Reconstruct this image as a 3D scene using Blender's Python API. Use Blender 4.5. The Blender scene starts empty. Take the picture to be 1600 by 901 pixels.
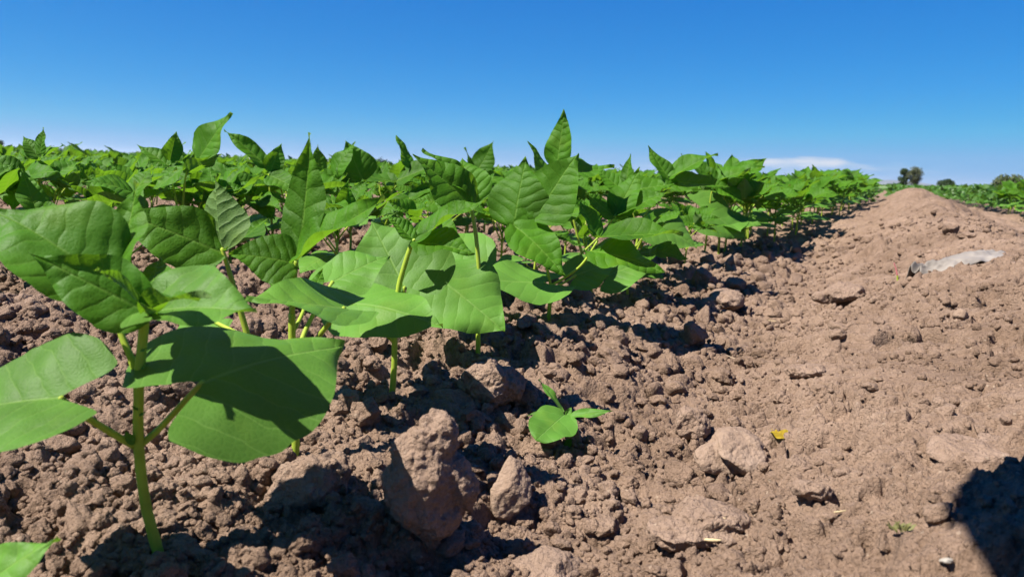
import bpy, math, random
import numpy as np
from mathutils import Vector, Matrix

SEED = 11
rng = np.random.default_rng(SEED)
random.seed(SEED)
R = math.radians
scene = bpy.context.scene
COL = scene.collection

# ------------------------------------------------------------------ camera frame
CAM_H = 0.22
F = 1164.0                      # focal length in pixels of the 1600 x 901 photograph
PITCH, ROLL = R(8.95), R(2.2)
C0 = np.array([0.0, 0.0, CAM_H])
fw = np.array([0, math.cos(PITCH), -math.sin(PITCH)])
r0 = np.array([1.0, 0, 0]); u0 = np.cross(r0, fw)
RT = r0 * math.cos(ROLL) + u0 * math.sin(ROLL)
UP = -r0 * math.sin(ROLL) + u0 * math.cos(ROLL)

def ray(px, py):
    return fw + RT * ((px - 800) / F) - UP * ((py - 450.5) / F)
def at(px, py, Y):
    """world point seen at a pixel, standing at distance Y in front of the lens"""
    d = ray(px, py); return C0 + d * (Y / d[1])
def gp(px, py, z=0.0):
    d = ray(px, py); return C0 + d * ((z - CAM_H) / d[2])

SUN_EL = R(54.0)
SUN_AZ = R(-113.0)        # measured from the view direction (+Y), negative to the left: left and a little behind
TO_SUN = np.array([math.cos(SUN_EL) * math.sin(SUN_AZ), math.cos(SUN_EL) * math.cos(SUN_AZ), math.sin(SUN_EL)])

# ------------------------------------------------------------------ noise (vectorised)
def hsh(ix, iy, iz=0, seed=0):
    h = (np.asarray(ix).astype(np.int64) * 374761393 + np.asarray(iy).astype(np.int64) * 668265263
         + np.asarray(iz).astype(np.int64) * 2147483647 + seed * 974711) & 0xFFFFFFFF
    h = h.astype(np.uint32)
    h ^= h >> np.uint32(13); h *= np.uint32(1274126177); h ^= h >> np.uint32(16)
    h *= np.uint32(2246822519); h ^= h >> np.uint32(15)
    return h
def h01(h, k=0):
    h = h ^ np.uint32((k * 2654435761) & 0xFFFFFFFF)
    h = h * np.uint32(2246822519); h ^= h >> np.uint32(13); h = h * np.uint32(3266489917); h ^= h >> np.uint32(16)
    return h.astype(np.float32) * np.float32(1 / 4294967296.0)
def vnoise2(x, y, seed=0):
    ix = np.floor(x); iy = np.floor(y)
    fx = (x - ix).astype(np.float32); fy = (y - iy).astype(np.float32)
    fx = fx * fx * (3 - 2 * fx); fy = fy * fy * (3 - 2 * fy)
    a = h01(hsh(ix, iy, 0, seed)); b = h01(hsh(ix + 1, iy, 0, seed))
    c = h01(hsh(ix, iy + 1, 0, seed)); d = h01(hsh(ix + 1, iy + 1, 0, seed))
    return (a + (b - a) * fx) * (1 - fy) + (c + (d - c) * fx) * fy - 0.5
def fbm2(x, y, oct=4, seed=0, gain=0.5):
    s = 0; a = 1.0
    for o in range(oct):
        s = s + a * vnoise2(x * 2 ** o + 17.3 * o, y * 2 ** o - 9.1 * o, seed + o); a *= gain
    return s
def vnoise3(p, seed=0):
    i = np.floor(p); f = p - i; f = f * f * (3 - 2 * f)
    out = 0
    for dx in (0, 1):
        wx = f[:, 0] if dx else 1 - f[:, 0]
        for dy in (0, 1):
            wy = f[:, 1] if dy else 1 - f[:, 1]
            for dz in (0, 1):
                wz = f[:, 2] if dz else 1 - f[:, 2]
                out = out + wx * wy * wz * h01(hsh(i[:, 0] + dx, i[:, 1] + dy, i[:, 2] + dz, seed))
    return out - 0.5
def fbm3(p, oct=4, seed=0, gain=0.5):
    s = 0; a = 1.0
    for o in range(oct):
        s = s + a * vnoise3(p * 2 ** o + 11.7 * o, seed + o); a *= gain
    return s
def sstep(a, b, x):
    t = np.clip((x - a) / (b - a), 0, 1); return t * t * (3 - 2 * t)

# ------------------------------------------------------------------ object helpers
def mesh_np(name, V, faces, mat=None, parent=None, smooth=True, uv=None, loc=None):
    """faces: (N,k) int array, or list of such arrays"""
    V = np.asarray(V, np.float32)
    if not isinstance(faces, list): faces = [faces]
    faces = [np.asarray(f, np.int32) for f in faces if len(f)]
    me = bpy.data.meshes.new(name)
    me.vertices.add(len(V)); me.vertices.foreach_set('co', V.ravel())
    nl = sum(f.size for f in faces); nf = sum(len(f) for f in faces)
    me.loops.add(nl); me.polygons.add(nf)
    idx = np.concatenate([f.ravel() for f in faces])
    me.loops.foreach_set('vertex_index', idx)
    tot = np.concatenate([np.full(len(f), f.shape[1], np.int32) for f in faces])
    st = np.concatenate([[0], np.cumsum(tot)[:-1]]).astype(np.int32)
    me.polygons.foreach_set('loop_start', st)
    me.polygons.foreach_set('use_smooth', np.full(nf, smooth))
    if uv is not None:
        ul = me.uv_layers.new(name='UVMap')
        ul.data.foreach_set('uv', np.asarray(uv, np.float32)[idx].ravel())
    me.update(calc_edges=True)
    if mat: me.materials.append(mat)
    o = bpy.data.objects.new(name, me); COL.objects.link(o)
    if parent: o.parent = parent
    if loc is not None: o.location = loc
    return o
def empty(name, loc, label, cat, group=None, rz=0, sc=1):
    o = bpy.data.objects.new(name, None); COL.objects.link(o)
    o.empty_display_size = 0.02
    o.location = loc; o.rotation_euler = (0, 0, rz); o.scale = (sc,) * 3
    return tag(o, label, cat, group)
def tag(o, label=None, cat=None, group=None, kind=None):
    if label: o['label'] = label
    if cat: o['category'] = cat
    if group: o['group'] = group
    if kind: o['kind'] = kind
    return o

def bez(pts, n=12):
    """smooth path through points"""
    P = np.asarray(pts, float)
    if len(P) == 2: return np.linspace(P[0], P[1], n)
    Q = np.vstack([2 * P[0] - P[1], P, 2 * P[-1] - P[-2]])
    out = []
    m = max(2, n // (len(P) - 1))
    for i in range(1, len(Q) - 2):
        t = np.linspace(0, 1, m, endpoint=False)[:, None]
        a, b, c, d = Q[i - 1], Q[i], Q[i + 1], Q[i + 2]
        out.append(0.5 * (2 * b + (c - a) * t + (2 * a - 5 * b + 4 * c - d) * t ** 2 + (3 * b - a - 3 * c + d) * t ** 3))
    out.append(P[-1:]); return np.vstack(out)
def tube_arr(path, rad, k=9, wob=0.0, seed=0):
    P = np.asarray(path, float); n = len(P)
    rad = np.interp(np.linspace(0, 1, n), np.linspace(0, 1, len(rad)), rad)
    T = np.gradient(P, axis=0); T /= np.linalg.norm(T, axis=1)[:, None] + 1e-12
    ref = np.array([0.93, 0.11, 0.35]); V = []
    for i in range(n):
        a = np.cross(T[i], ref); a /= np.linalg.norm(a) + 1e-12; b = np.cross(T[i], a)
        an = np.linspace(0, 2 * np.pi, k, endpoint=False)
        rr = rad[i] * (1 + wob * (h01(hsh(np.arange(k), np.full(k, i), 0, seed)) - .5))
        V.append(P[i] + np.outer(np.cos(an) * rr, a) + np.outer(np.sin(an) * rr, b))
    V = np.vstack(V)
    i = np.arange(n - 1)[:, None] * k; j = np.arange(k)[None]; j2 = (j + 1) % k
    Fq = np.stack([i + j, i + j2, i + k + j2, i + k + j], -1).reshape(-1, 4)
    V = np.vstack([V, P[0] - T[0] * rad[0] * .3, P[-1] + T[-1] * rad[-1] * .6])
    c0, c1 = n * k, n * k + 1
    jj = np.arange(k)
    tri = np.vstack([np.stack([np.full(k, c0), (jj + 1) % k, jj], -1),
                     np.stack([np.full(k, c1), (n - 1) * k + jj, (n - 1) * k + (jj + 1) % k], -1)])
    return V, Fq, tri
def join_arr(parts):
    V, Q, T, o = [], [], [], 0
    for v, q, t in parts:
        V.append(v); Q.append(q + o); T.append(t + o); o += len(v)
    return np.vstack(V), np.vstack(Q), np.vstack(T)

# ------------------------------------------------------------------ materials
def mat_new(name):
    m = bpy.data.materials.new(name); m.use_nodes = True
    nt = m.node_tree; nt.nodes.clear()
    return m, nt, (lambda t, **kw: _node(nt, t, kw)), nt.links.new
def _node(nt, t, kw):
    n = nt.nodes.new(t)
    for k, v in kw.items(): setattr(n, k, v)
    return n
def ramp(N, pts):
    r = N('ShaderNodeValToRGB'); e = r.color_ramp.elements
    while len(e) < len(pts): e.new(0.5)
    for el, (p, c) in zip(e, pts):
        el.position = p; el.color = (*c, 1) if len(c) == 3 else c
    return r
def M(N, L, op, a, b=None, c=None, clamp=False):
    n = N('ShaderNodeMath', operation=op); n.use_clamp = clamp
    for i, v in enumerate((a, b, c)):
        if v is None: continue
        if isinstance(v, (int, float)): n.inputs[i].default_value = v
        else: L(v, n.inputs[i])
    return n.outputs[0]
def mixc(N, L, f, a, b, mode='MIX'):
    n = N('ShaderNodeMix', data_type='RGBA', blend_type=mode)
    for s, v in ((0, f), (6, a), (7, b)):
        if isinstance(v, (int, float)): n.inputs[s].default_value = v
        elif isinstance(v, tuple): n.inputs[s].default_value = (*v, 1)
        else: L(v, n.inputs[s])
    return n.outputs[2]

def soil_material(name, c0, c1, c2, bump=1.0, spec=0.15):
    m, nt, N, L = mat_new(name)
    tc = N('ShaderNodeTexCoord')
    def noise(sc, det=4, rough=.6):
        n = N('ShaderNodeTexNoise'); n.inputs['Scale'].default_value = sc
        n.inputs['Detail'].default_value = det; n.inputs['Roughness'].default_value = rough
        L(tc.outputs['Object'], n.inputs['Vector']); return n.outputs['Fac']
    n1 = noise(5, 5); n2 = noise(55, 4); n3 = noise(420, 3, .7)
    mix = M(N, L, 'ADD', M(N, L, 'MULTIPLY', n1, .45), M(N, L, 'ADD', M(N, L, 'MULTIPLY', n2, .30), M(N, L, 'MULTIPLY', n3, .25)))
    cr = ramp(N, [(.36, c0), (.5, c1), (.66, c2)]); L(mix, cr.inputs[0])
    vo = N('ShaderNodeTexVoronoi'); vo.inputs['Scale'].default_value = 260; L(tc.outputs['Object'], vo.inputs['Vector'])
    vr = N('ShaderNodeSeparateColor'); L(vo.outputs['Color'], vr.inputs[0])
    speck = M(N, L, 'MULTIPLY', M(N, L, 'GREATER_THAN', vr.outputs[0], .965), M(N, L, 'LESS_THAN', vo.outputs['Distance'], .32))
    col = mixc(N, L, M(N, L, 'MULTIPLY', speck, .5), cr.outputs[0], (.34, .26, .19))
    bs = N('ShaderNodeBsdfPrincipled'); L(col, bs.inputs['Base Color'])
    bs.inputs['Roughness'].default_value = .95; bs.inputs['Specular IOR Level'].default_value = spec
    dn = N('ShaderNodeTexNoise'); dn.inputs['Scale'].default_value = 300; L(tc.outputs['Object'], dn.inputs['Vector'])
    dv_ = N('ShaderNodeVectorMath', operation='MULTIPLY_ADD'); L(dn.outputs['Color'], dv_.inputs[0]); dv_.inputs[1].default_value = (.003,) * 3; L(tc.outputs['Object'], dv_.inputs[2])
    def grains(sc):
        v = N('ShaderNodeTexVoronoi'); v.inputs['Scale'].default_value = sc; L(dv_.outputs[0], v.inputs['Vector'])
        return M(N, L, 'SUBTRACT', 1.0, M(N, L, 'POWER', v.outputs['Distance'], 1.5))
    b0 = N('ShaderNodeBump'); b0.inputs['Strength'].default_value = .75 * bump; b0.inputs['Distance'].default_value = .0021
    L(grains(330), b0.inputs['Height'])
    b1 = N('ShaderNodeBump'); b1.inputs['Strength'].default_value = .75 * bump; b1.inputs['Distance'].default_value = .0010
    L(grains(820), b1.inputs['Height']); L(b0.outputs[0], b1.inputs['Normal'])
    b2 = N('ShaderNodeBump'); b2.inputs['Strength'].default_value = .8 * bump; b2.inputs['Distance'].default_value = .0016
    nb2 = noise(420, 6, .75); L(nb2, b2.inputs['Height']); L(b1.outputs[0], b2.inputs['Normal'])
    L(b2.outputs[0], bs.inputs['Normal'])
    out = N('ShaderNodeOutputMaterial'); L(bs.outputs[0], out.inputs[0])
    return m

def leaf_material(name, col, colv, under, N_veins=7.0, quilt=1.0, trans=.3, rough=.42, slope=.62):
    m, nt, N, L = mat_new(name)
    uvn = N('ShaderNodeUVMap'); uvn.uv_map = 'UVMap'
    sp = N('ShaderNodeSeparateXYZ'); L(uvn.outputs[0], sp.inputs[0])
    x = M(N, L, 'MULTIPLY', M(N, L, 'SUBTRACT', sp.outputs[0], .5), 2.0)       # across, in leaf lengths
    y = M(N, L, 'SUBTRACT', M(N, L, 'MULTIPLY', sp.outputs[1], 1.5), .5)        # along, base 0 tip 1
    ax = M(N, L, 'ABSOLUTE', x)
    nz = N('ShaderNodeTexNoise'); nz.inputs['Scale'].default_value = 5; L(uvn.outputs[0], nz.inputs['Vector'])
    wob = M(N, L, 'MULTIPLY', M(N, L, 'SUBTRACT', nz.outputs['Fac'], .5), .22)
    side = M(N, L, 'MULTIPLY', M(N, L, 'SIGN', x), .22)
    c = M(N, L, 'ADD', M(N, L, 'SUBTRACT', y, M(N, L, 'MULTIPLY', ax, slope)), wob)
    ph = M(N, L, 'FRACT', M(N, L, 'ADD', M(N, L, 'MULTIPLY', c, N_veins), M(N, L, 'ADD', side, 10.0)))
    dv = M(N, L, 'ABSOLUTE', M(N, L, 'SUBTRACT', ph, .5))                        # 0 at vein, .5 between
    vein = M(N, L, 'SUBTRACT', 1.0, M(N, L, 'DIVIDE', dv, .05), clamp=True)
    mid = M(N, L, 'SUBTRACT', 1.0, M(N, L, 'DIVIDE', ax, M(N, L, 'ADD', .010, M(N, L, 'MULTIPLY', M(N, L, 'SUBTRACT', 1.0, y), .012))), clamp=True)
    vall = M(N, L, 'MAXIMUM', M(N, L, 'MULTIPLY', vein, .45), mid)
    # net of small veins
    cmb = N('ShaderNodeCombineXYZ'); L(x, cmb.inputs[0]); L(y, cmb.inputs[1])
    vo = N('ShaderNodeTexVoronoi', feature='DISTANCE_TO_EDGE'); vo.inputs['Scale'].default_value = 26; L(cmb.outputs[0], vo.inputs['Vector'])
    net = M(N, L, 'SUBTRACT', 1.0, M(N, L, 'DIVIDE', vo.outputs['Distance'], .12), clamp=True)
    # colour
    oi = N('ShaderNodeObjectInfo')
    n2 = N('ShaderNodeTexNoise'); n2.inputs['Scale'].default_value = 3.0; n2.inputs['Detail'].default_value = 5
    add = N('ShaderNodeVectorMath', operation='ADD'); L(uvn.outputs[0], add.inputs[0]); L(oi.outputs['Random'], add.inputs[1])
    L(add.outputs[0], n2.inputs['Vector'])
    dark = tuple(v * .72 for v in col); lite = tuple(min(1, v * 1.22) for v in col)
    cr = ramp(N, [(.3, dark), (.5, col), (.72, lite)])
    L(M(N, L, 'ADD', n2.outputs['Fac'], M(N, L, 'MULTIPLY', M(N, L, 'SUBTRACT', oi.outputs['Random'], .5), .35)), cr.inputs[0])
    up = mixc(N, L, M(N, L, 'MULTIPLY', vall, .6), cr.outputs[0], colv)
    up = mixc(N, L, M(N, L, 'MULTIPLY', net, .10), up, colv)
    und = mixc(N, L, M(N, L, 'ADD', M(N, L, 'MULTIPLY', vall, .5), M(N, L, 'MULTIPLY', net, .25)), under, tuple(min(1, v * 1.7) for v in under))
    ge = N('ShaderNodeNewGeometry')
    bc = mixc(N, L, ge.outputs['Backfacing'], up, und)
    n5 = N('ShaderNodeTexNoise'); n5.inputs['Scale'].default_value = 2.2; n5.inputs['Detail'].default_value = 3; L(add.outputs[0], n5.inputs['Vector'])
    bc = mixc(N, L, M(N, L, 'MULTIPLY', M(N, L, 'SUBTRACT', n5.outputs['Fac'], .56, clamp=True), 2.2, clamp=True), bc, (.16, .24, .025))
    # rust-brown pin specks
    v2 = N('ShaderNodeTexVoronoi'); v2.inputs['Scale'].default_value = 9; L(add.outputs[0], v2.inputs['Vector'])
    spk = M(N, L, 'MULTIPLY', M(N, L, 'LESS_THAN', v2.outputs['Distance'], .035), .5)
    bc = mixc(N, L, spk, bc, (.17, .23, .065))
    # bump
    hq = M(N, L, 'MULTIPLY', M(N, L, 'SUBTRACT', 1.0, M(N, L, 'POWER', M(N, L, 'SUBTRACT', 1.0, M(N, L, 'MULTIPLY', dv, 2.0)), 2.5)), 1.0)
    hh = M(N, L, 'ADD', M(N, L, 'MULTIPLY', hq, 1.0 * quilt), M(N, L, 'MULTIPLY', M(N, L, 'MINIMUM', vo.outputs['Distance'], .3), .65 * quilt ** 1.6))
    hh = M(N, L, 'SUBTRACT', hh, M(N, L, 'MULTIPLY', mid, .5))
    b = N('ShaderNodeBump'); b.inputs['Strength'].default_value = .5; b.inputs['Distance'].default_value = .0015
    L(hh, b.inputs['Height'])
    fn = N('ShaderNodeTexNoise'); fn.inputs['Scale'].default_value = 60; fn.inputs['Detail'].default_value = 4; L(uvn.outputs[0], fn.inputs['Vector'])
    b2 = N('ShaderNodeBump'); b2.inputs['Strength'].default_value = .10; b2.inputs['Distance'].default_value = .0008
    L(fn.outputs['Fac'], b2.inputs['Height']); L(b.outputs[0], b2.inputs['Normal'])
    bs = N('ShaderNodeBsdfPrincipled'); L(bc, bs.inputs['Base Color']); L(b2.outputs[0], bs.inputs['Normal'])
    bs.inputs['Roughness'].default_value = rough; bs.inputs['Specular IOR Level'].default_value = .14
    tr = N('ShaderNodeBsdfTranslucent'); L(b2.outputs[0], tr.inputs['Normal'])
    tcol = mixc(N, L, M(N, L, 'MULTIPLY', vall, .5), (.17, .36, .012), (.30, .42, .05)); L(tcol, tr.inputs[0])
    mx = N('ShaderNodeMixShader'); mx.inputs[0].default_value = trans
    L(bs.outputs[0], mx.inputs[1]); L(tr.outputs[0], mx.inputs[2])
    out = N('ShaderNodeOutputMaterial'); L(mx.outputs[0], out.inputs[0])
    return m

def plain(name, col, rough=.6, spec=.3, var=.15, scale=40, bump=0.0, trans=0, tcol=None, metal=0):
    m, nt, N, L = mat_new(name)
    tc = N('ShaderNodeTexCoord'); n = N('ShaderNodeTexNoise'); n.inputs['Scale'].default_value = scale; n.inputs['Detail'].default_value = 5
    L(tc.outputs['Object'], n.inputs['Vector'])
    cr = ramp(N, [(.3, tuple(v * (1 - var) for v in col)), (.7, tuple(min(1, v * (1 + var)) for v in col))]); L(n.outputs['Fac'], cr.inputs[0])
    bs = N('ShaderNodeBsdfPrincipled'); L(cr.outputs[0], bs.inputs['Base Color'])
    bs.inputs['Roughness'].default_value = rough; bs.inputs['Specular IOR Level'].default_value = spec; bs.inputs['Metallic'].default_value = metal
    if bump:
        b = N('ShaderNodeBump'); b.inputs['Strength'].default_value = .6; b.inputs['Distance'].default_value = bump
        L(n.outputs['Fac'], b.inputs['Height']); L(b.outputs[0], bs.inputs['Normal'])
    sh = bs.outputs[0]
    if trans:
        tr = N('ShaderNodeBsdfTranslucent'); tr.inputs[0].default_value = (*(tcol or col), 1)
        mx = N('ShaderNodeMixShader'); mx.inputs[0].default_value = trans; L(sh, mx.inputs[1]); L(tr.outputs[0], mx.inputs[2]); sh = mx.outputs[0]
    out = N('ShaderNodeOutputMaterial'); L(sh, out.inputs[0])
    return m

SOIL = soil_material('soil', (.124, .079, .052), (.200, .133, .092), (.278, .192, .138))
CLOD = soil_material('clod', (.178, .117, .080), (.238, .163, .117), (.295, .208, .154), bump=.9)
STONE = soil_material('stone', (.185, .124, .086), (.235, .163, .116), (.285, .208, .156), bump=.5)
TRI = leaf_material('leaflet', (.046, .134, .006), (.130, .25, .030), (.095, .160, .045), 7.0, 1.0, trans=.36, rough=.56)
PRIM = leaf_material('primary_leaf', (.084, .196, .026), (.18, .31, .065), (.10, .165, .062), 5.0, .6, trans=.30, rough=.52, slope=.75)
FAR = plain('far_leaf', (.046, .112, .014), .45, .3, .35, 9, trans=.28, tcol=(.14, .29, .018))
STEM = plain('stem', (.37, .48, .055), .45, .2, .25, 45, bump=.0006, trans=.28, tcol=(.34, .45, .04))
STRAW = plain('straw', (.46, .36, .20), .7, .2, .2, 90)
SEEDL = leaf_material('seedling_leaf', (.060, .150, .018), (.14, .26, .06), (.08, .15, .05), 4.0, .3, trans=.2, rough=.55)
YELLOW = leaf_material('yellow_leaf', (.36, .25, .020), (.24, .10, .02), (.34, .25, .04), 4.0, .6, trans=.2, rough=.6)

# ------------------------------------------------------------------ ground
ROW_ANG = R(26.0)
UX, UY = math.sin(ROW_ANG), math.cos(ROW_ANG)          # along a row
NX, NY = UY, -UX                                       # across the rows
ROW0, ROWSP = -0.41, 0.70
def sn(x, y): return x * UX + y * UY, x * NX + y * NY
def xy(s, n): return s * UX + n * NX, s * UY + n * NY

def macro(x, y):
    s, n = sn(x, y)
    ph = (n - ROW0) / ROWSP
    n_ = n + .10 * fbm2(s * 1.3 + 5, s * 0 + 2, 3, 15)
    bed = 0.024 - 0.024 * np.cos(2 * np.pi * ph)
    strip = sstep(-.41, -.33, n) * (1 - sstep(.90, 1.0, n))
    crest = .100 + .075 * sstep(1.2, 5.2, s) - .12 * sstep(7.5, 9.5, s)
    up = .35 * sstep(-.34, .02, n_) + .65 * sstep(-.02, .24, n_)
    flat = crest * up * (1 - .8 * sstep(.22, .60, n_) - .2 * sstep(.5, .9, n_)) - .050 * np.exp(-((n + .15) / .12) ** 2) * (1 - .9 * sstep(2, 4, s))
    z = bed * (1 - strip) + flat * strip
    z = z + (.018 + .03 * strip * sstep(1.5, 3.0, s)) * fbm2(x * 2.1, y * 2.1, 3, 5) + .012 * fbm2(x * 7, y * 7, 2, 9)
    far = sstep(9, 16, np.sqrt(x * x + y * y))
    return z * (1 - far)

def domes(x, y, sc, seed, pres=.8, rmin=.35, rmax=.72, flat=.75, warp=.28, tiltmax=.5):
    wx = x / sc + warp * 2 * fbm2(x / sc * 2.3, y / sc * 2.3, 2, seed + 50)
    wy = y / sc + warp * 2 * fbm2(x / sc * 2.3 + 31, y / sc * 2.3 + 7, 2, seed + 60)
    ix = np.floor(wx); iy = np.floor(wy); best = np.zeros_like(x, dtype=np.float32)
    for dx in (-1, 0, 1):
        for dy in (-1, 0, 1):
            h = hsh(ix + dx, iy + dy, 0, seed)
            cx = ix + dx + h01(h, 1); cy = iy + dy + h01(h, 2)
            rr = rmin + (rmax - rmin) * h01(h, 3) ** 1.6
            ang = h01(h, 4) * 6.283; asp = .65 + .5 * h01(h, 5)
            ax = (wx - cx).astype(np.float32); ay = (wy - cy).astype(np.float32)
            ca, sa = np.cos(ang), np.sin(ang)
            lx = (ax * ca + ay * sa) / rr; ly = (-ax * sa + ay * ca) / (rr * asp)
            d2 = (np.abs(lx) ** 2.6 + np.abs(ly) ** 2.6)
            hgt = np.sqrt(np.clip(1 - d2, 0, 1))
            top = (.45 + .55 * h01(h, 6)) * flat * (1 + tiltmax * (lx * (h01(h, 8) - .5) + ly * (h01(h, 9) - .5)) * 2)
            k = np.minimum(hgt, top) * rr * (h01(h, 7) < pres)
            best = np.maximum(best, k.astype(np.float32))
    return best * sc

def plates(x, y, sc, seed):
    """tilted flakes of dried crust: each cell its own small slope and step"""
    wx = x / sc + .9 * fbm2(x / sc * 1.7, y / sc * 1.7, 3, seed + 50); wy = y / sc + .9 * fbm2(x / sc * 1.7 + 31, y / sc * 1.7 + 7, 3, seed + 60)
    ix = np.floor(wx); iy = np.floor(wy); bd = np.full(x.shape, 9., np.float32); out = np.zeros(x.shape, np.float32)
    for dx in (-1, 0, 1):
        for dy in (-1, 0, 1):
            h = hsh(ix + dx, iy + dy, 0, seed)
            ax = (wx - ix - dx - h01(h, 1)).astype(np.float32); ay = (wy - iy - dy - h01(h, 2)).astype(np.float32); d = ax * ax + ay * ay
            v = (h01(h, 5) - .5) * .35 + .8 * (ax * (h01(h, 3) - .5) + ay * (h01(h, 4) - .5))
            k = d < bd; out = np.where(k, v, out); bd = np.where(k, d, bd)
    return out * sc

def height(x, y):
    """height of the soil surface, clods and crumbs included"""
    x = np.asarray(x, np.float64); y = np.asarray(y, np.float64)
    s, n = sn(x, y); r = np.sqrt(x * x + y * y)
    z = macro(x, y).astype(np.float32)
    right = sstep(-.27, .02, n + .12 * fbm2(x * 3, y * 3, 2, 77))
    patch = .5 + fbm2(x * 4.5, y * 4.5, 3, 21)                      # 0..1 rough patches
    rough = (1 - right) * (.55 + .6 * patch) + right * (.10 + .45 * np.clip(patch - .25, 0, 1))
    fade = 1 - sstep(6, 12, r)
    z = z + fade * rough * .50 * domes(x, y, .070, 1, pres=.5, flat=.55)
    z = z + fade * (rough * .52) * domes(x, y, .034, 2, pres=.75)
    z = z + (1 - sstep(4, 8, r)) * (.12 + .10 * right * np.clip(patch * 1.6, 0, 1) + rough * .62) * domes(x, y, .0165, 3, pres=.8)
    z = z + (1 - sstep(2.5, 5, r)) * (.26 + .14 * right + rough * .42) * domes(x, y, .0085, 4, pres=.8)
    z = z + (1 - sstep(1.5, 3, r)) * (.42 + rough * .25) * domes(x, y, .0042, 5, pres=.85)
    z = z - fade * (.25 + rough) * .013 * sstep(.12, .34, fbm2(x * 21, y * 21, 3, 55)) - fade * right * .013 * sstep(.2, .36, fbm2(x * 34, y * 34, 3, 57))
    pl_m = fade * right * sstep(-.12, .22, fbm2(x * 3.1 + 4, y * 3.1, 2, 93) + .06)
    z = z + pl_m * (.20 * plates(x, y, .085, 12) + .32 * plates(x, y, .036, 13)) + fade * (.25 + .75 * right) * .24 * plates(x, y, .016, 14)
    bank = right * sstep(.7, 1.3, r) * fade
    z = z + bank * ((.12 + .5 * np.clip(patch, 0, 1)) * .42 * domes(x, y, .115, 16, pres=.6, flat=.42) + .30 * np.clip(patch, 0, 1) * domes(x, y, .050, 17, pres=.7, flat=.6) + .014 * fbm2(x * 13, y * 13, 3, 61))
    for hx, hy, hr, hd in HOLES:
        q = ((x - hx) + .6 * (y - hy)) / hr; q2 = ((y - hy) - .3 * (x - hx)) / (hr * 1.2)
        z = z - hd * (1 - sstep(.45, 1.0, np.sqrt(q * q + q2 * q2) + .5 * fbm2(x * 40, y * 40, 2, 66)))
    z = z - (1 - sstep(2, 4, r)) * right * .008 * sstep(.20, .30, fbm2(x * 75, y * 75, 2, 58)) * sstep(-.1, .2, fbm2(x * 9, y * 9, 2, 59))
    # plates and open cracks of the dried strip on the right
    crk = np.abs(fbm2(x * 11, y * 11, 3, 33)); crk2 = np.abs(fbm2(x * 27 + 5, y * 27, 3, 35))
    mask = right * sstep(.05, .2, fbm2(x * 3.4, y * 3.4, 2, 91) + .1)
    z = z - fade * mask * (.014 * (1 - sstep(0, .045, crk)) + .008 * (1 - sstep(0, .05, crk2)))
    z = z + fade * .010 * fbm2(x * 24, y * 24, 4, 41) * (.5 + .5 * rough)
    return z

def build_ground():
    dth = 0.00205
    th_f = np.arange(-R(47), R(47), dth)
    th_c = np.linspace(R(47), 2 * np.pi - R(47), 90)[:-1]
    th = np.concatenate([th_f, th_c]); nt = len(th)
    r1 = np.exp(np.arange(math.log(.26), math.log(11.0), dth * 1.12))
    r2 = np.exp(np.linspace(math.log(11.3), math.log(45000), 66))
    r_in = np.linspace(.04, .255, 26)
    r = np.concatenate([r_in, r1, r2]); nr = len(r)
    X = np.outer(r, np.sin(th)); Y = np.outer(r, np.cos(th))
    x, y = X.ravel(), Y.ravel()
    z = np.zeros_like(x, dtype=np.float32)
    for a in range(0, len(x), 400000):
        z[a:a + 400000] = height(x[a:a + 400000], y[a:a + 400000])
    V = np.stack([x, y, z], -1)
    i = (np.arange(nr - 1) * nt)[:, None]; j = np.arange(nt)[None]; j2 = (j + 1) % nt
    Fq = np.stack([i + j, i + nt + j, i + nt + j2, i + j2], -1).reshape(-1, 4)[:, ::-1]
    V = np.vstack([V, [[0, 0, float(macro(0.0, 0.0))]]])
    jj = np.arange(nt); tri = np.stack([np.full(nt, len(V) - 1), (jj + 1) % nt, jj], -1)
    o = mesh_np('soil_ground', V, [Fq, tri], SOIL)
    tag(o, kind='structure', label='dry brown ploughed soil with clods and furrows', )
    return o
HOLES = []
def hz(x, y):
    return float(height(np.array([x]), np.array([y]))[0])
def mz(x, y): return float(macro(np.array([x]), np.array([y]))[0])
def ground_at(px, py, full=True):
    z = 0.0
    for _ in range(5):
        p = gp(px, py, z); z = mz(p[0], p[1])
    if full:                                   # follow the sight line to the first clod it meets
        d = ray(px, py); t = np.exp(np.linspace(math.log(.2), math.log(9.0), 1400))
        q = C0[None] + d[None] * t[:, None]; k = np.nonzero(q[:, 2] < height(q[:, 0], q[:, 1]))[0]
        if len(k): return q[k[0]]
    return np.array([p[0], p[1], z])

HL_ = []
for (hx, hy, hr, hd) in ((1424, 520, .034, .075), (1282, 604, .011, .020), (1318, 470, .026, .035), (1505, 478, .024, .03), (1395, 690, .008, .014), (1205, 500, .018, .025), (1560, 470, .03, .03)):
    q_ = ground_at(hx, hy); HL_.append((q_[0], q_[1], hr, hd))
HOLES.extend(HL_)
# ------------------------------------------------------------------ clods
def ico(sub):
    import bmesh
    bm = bmesh.new(); bmesh.ops.create_icosphere(bm, subdivisions=sub, radius=1)
    V = np.array([v.co[:] for v in bm.verts]); T = np.array([[v.index for v in f.verts] for f in bm.faces]); bm.free()
    return V, T
ICO = {k: ico(k) for k in (1, 2, 3, 4, 5)}

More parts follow.
